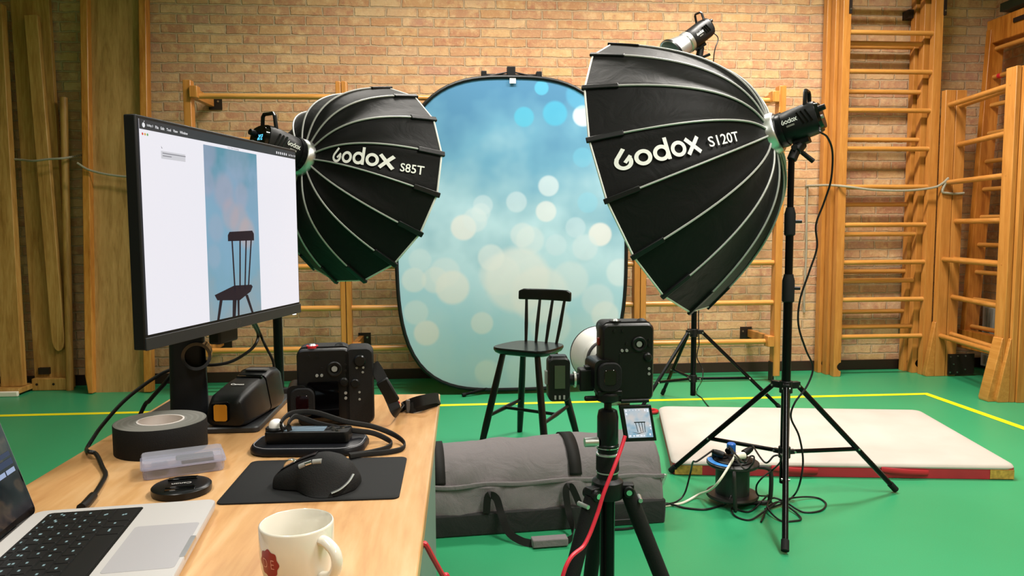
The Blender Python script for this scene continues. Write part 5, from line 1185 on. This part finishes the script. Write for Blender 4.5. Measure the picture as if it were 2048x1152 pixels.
# ------------------------------------------------------------ flash lying on the monitor stand
FO = V(-.414, 1.508, ZT+.0118)
t = thing('camera_flash', 'black camera flash lying on the monitor stand with orange square on its end', 'flash', FO, rz(-9))
def fs(y, hw, z0, z1, top, n=24):
    return [V(x*(1 if z < (z0+z1)/2 else top), y, z) for x, z in rrect(hw*2, z1-z0, .014, 5, 0, (z0+z1)/2)]
MB().loft([fs(-.098, .030, .008, .046, .85), fs(-.094, .037, .003, .052, .85), fs(-.080, .041, .0, .060, .82), fs(-.020, .042, .0, .070, .80), fs(.018, .041, .0, .074, .8), fs(.022, .039, .002, .072, .8)]).build('body', M['black'], t)
MB().loft([fs(.023, .041, .0, .076, .8), fs(.045, .042, .0, .083, .82), fs(.080, .042, .0, .082, .84), fs(.098, .038, .004, .074, .85)]).build('flash_head', M['cambody'], t)
pn = MB().loft([[V(x, y, z) for x, z in rrect(.034, .038, .006, 4, -.006, .031)] for y in (-.0965, -.1005)]).build('end_frame', M['gloss'], t)
MB().loft([[V(x, y, z) for x, z in rrect(.025, .031, .004, 4, -.006, .0285)] for y in (-.100, -.1018)]).build('orange_square', pm('amber_orange', 'd8922c', .35), pn)
f = font_mesh('Canon', .02); flat_text(f, (-.014, -.040, .0688), (.026, 0, .0), (0, .0075, .0012)).build('lettering', M['print'], t)
MB().bx(-.024, .028, .008, .014, .069, .0765).build('seam_bar', M['gloss'], t, bevel=.001)
MB().loft([[V(x, y, z) for x, y in rrect(.044, .020, .004, 4, .004, .046)] for z in (.082, .0845)]).build('top_label', pm('label_grey', '5a5a5a', .4, bump=.6, bscale=300), t)

# ------------------------------------------------------------ mug
t = thing('coffee_mug', 'cream coffee mug with red emblem at the near edge of the desk', 'mug', (-.1655, .770, ZT), rz(-38))
M['china'] = pm('cream_china', 'e4dfd3', .14, coat=.4)
MB().lathe([(.0, .002), (.0215, .002), (.0225, 0), (.0255, 0), (.0275, .004), (.0320, .018), (.0360, .034), (.0376, .050), (.0378, .0765), (.0372, .0782), (.0362, .0786), (.0353, .0778), (.0350, .05), (.0335, .034), (.030, .02), (.022, .010), (.0, .008)], n=64).build('bowl', M['china'], t, ang=60)
P = [V(.0335, 0, .067), V(.044, 0, .0665), V(.0555, 0, .060), V(.059, 0, .049), V(.054, 0, .037), V(.044, 0, .031), V(.0315, 0, .0285)]
MB().tube(spline(P, 6), .0052, 12, ry=.0062, up=V(0, 1, 0)).build('handle', M['china'], t)
def on_mug(ang, z, off=.0003):
    prof = ((.018, .0320), (.034, .0360), (.050, .0376), (.0765, .0378))
    for (z0, r0), (z1, r1) in zip(prof, prof[1:]):
        if z0 <= z <= z1: r = lerp(r0, r1, (z-z0)/(z1-z0)); break
    else: r = .0365
    return V((r+off)*cos(ang), (r+off)*sin(ang), z)
EC = radians(-160+38-0); EC = radians(234+38-360)
eb = MB(); pts_ = []; NR_ = 10
for j in range(NR_+1):
    for i in range(48):
        a = 2*pi*i/48; rr_ = .0135*(1+.075*cos(8*a))*j/NR_; pts_.append(on_mug(EC+rr_*cos(a)*.92/.037,   .0480+rr_*sin(a)*1.05))
eb.add(pts_, [(j*48+i, j*48+(i+1) % 48, (j+1)*48+(i+1) % 48, (j+1)*48+i) for j in range(NR_) for i in range(48)])
em = eb.build('emblem', pm('dark_red_emblem', '8d1218', .3), t)
f = font_mesh('D E', -.012); MB().add([on_mug(EC+(a-.5)*.0150/.037, .0432+b*.0095, .0006) for a, b in f[0]], f[1]).build('lettering', pm('pink_letters', 'dd9c92', .4), em)

# ------------------------------------------------------------ desk cables
cord('black cable arching from the monitor underside to the ring in its neck', [mp(.36, -.02, -.03), D(516, 668, 1.60), D(510, 690, 1.58), D(490, 708, 1.56), D(460, 724, 1.53), D(425, 730, 1.50), D(395, 728, 1.48)], .0032)
cord('thin black cable dropping from the monitor down behind the flash', [mp(.37, -.015, -.03), D(518, 662, 1.63), D(530, 690, 1.64), D(546, 722, 1.65), D(547, 745, 1.66), D(540, 775, 1.67), PZ(538, 800, ZT+.004), PZ(560, 795, ZT+.004)], .003)
cord('black cable from the monitor neck over the desk edge to the laptop', [D(345, 738, 1.49), D(322, 748, 1.47), D(285, 772, 1.44), D(245, 805, 1.41), D(205, 850, 1.38), D(184, 880, 1.36), D(174, 897, 1.34), PZ(176, 903, ZT+.012), PZ(192, 908, ZT+.010), PZ(205, 935, ZT+.004), PZ(211, 950, ZT+.004), PZ(200, 972, ZT+.004), PZ(184, 996, ZT+.006)], .0036)
tag(MB().tube([PZ(186, 992, ZT+.007), PZ(170, 1010, ZT+.008), PZ(162, 1016, ZT+.0085)], .0062, 10).build('cable_plug', M['cable'], at=PZ(170, 1010, ZT)), 'black connector plugged into the far side of the laptop', 'plug')
cord('black cable from the monitor neck hanging down behind the desk edge', [D(346, 744, 1.50), D(330, 766, 1.49), D(300, 800, 1.50), D(280, 830, 1.50), V(-.70, 1.50, .55), V(-.70, 1.48, .2), V(-.69, 1.45, .012)], .0042)
tag(MB().tube(spline([T(548, 786, .006), T(570, 783, .008), T(600, 780, .008), T(612, 783, .006)], 6), .005, 8, ry=.009).build('lens_cap_strap', M['rubber'], at=T(580, 783, .0)), 'black rubber strap lying behind the camera on the desk', 'strap')
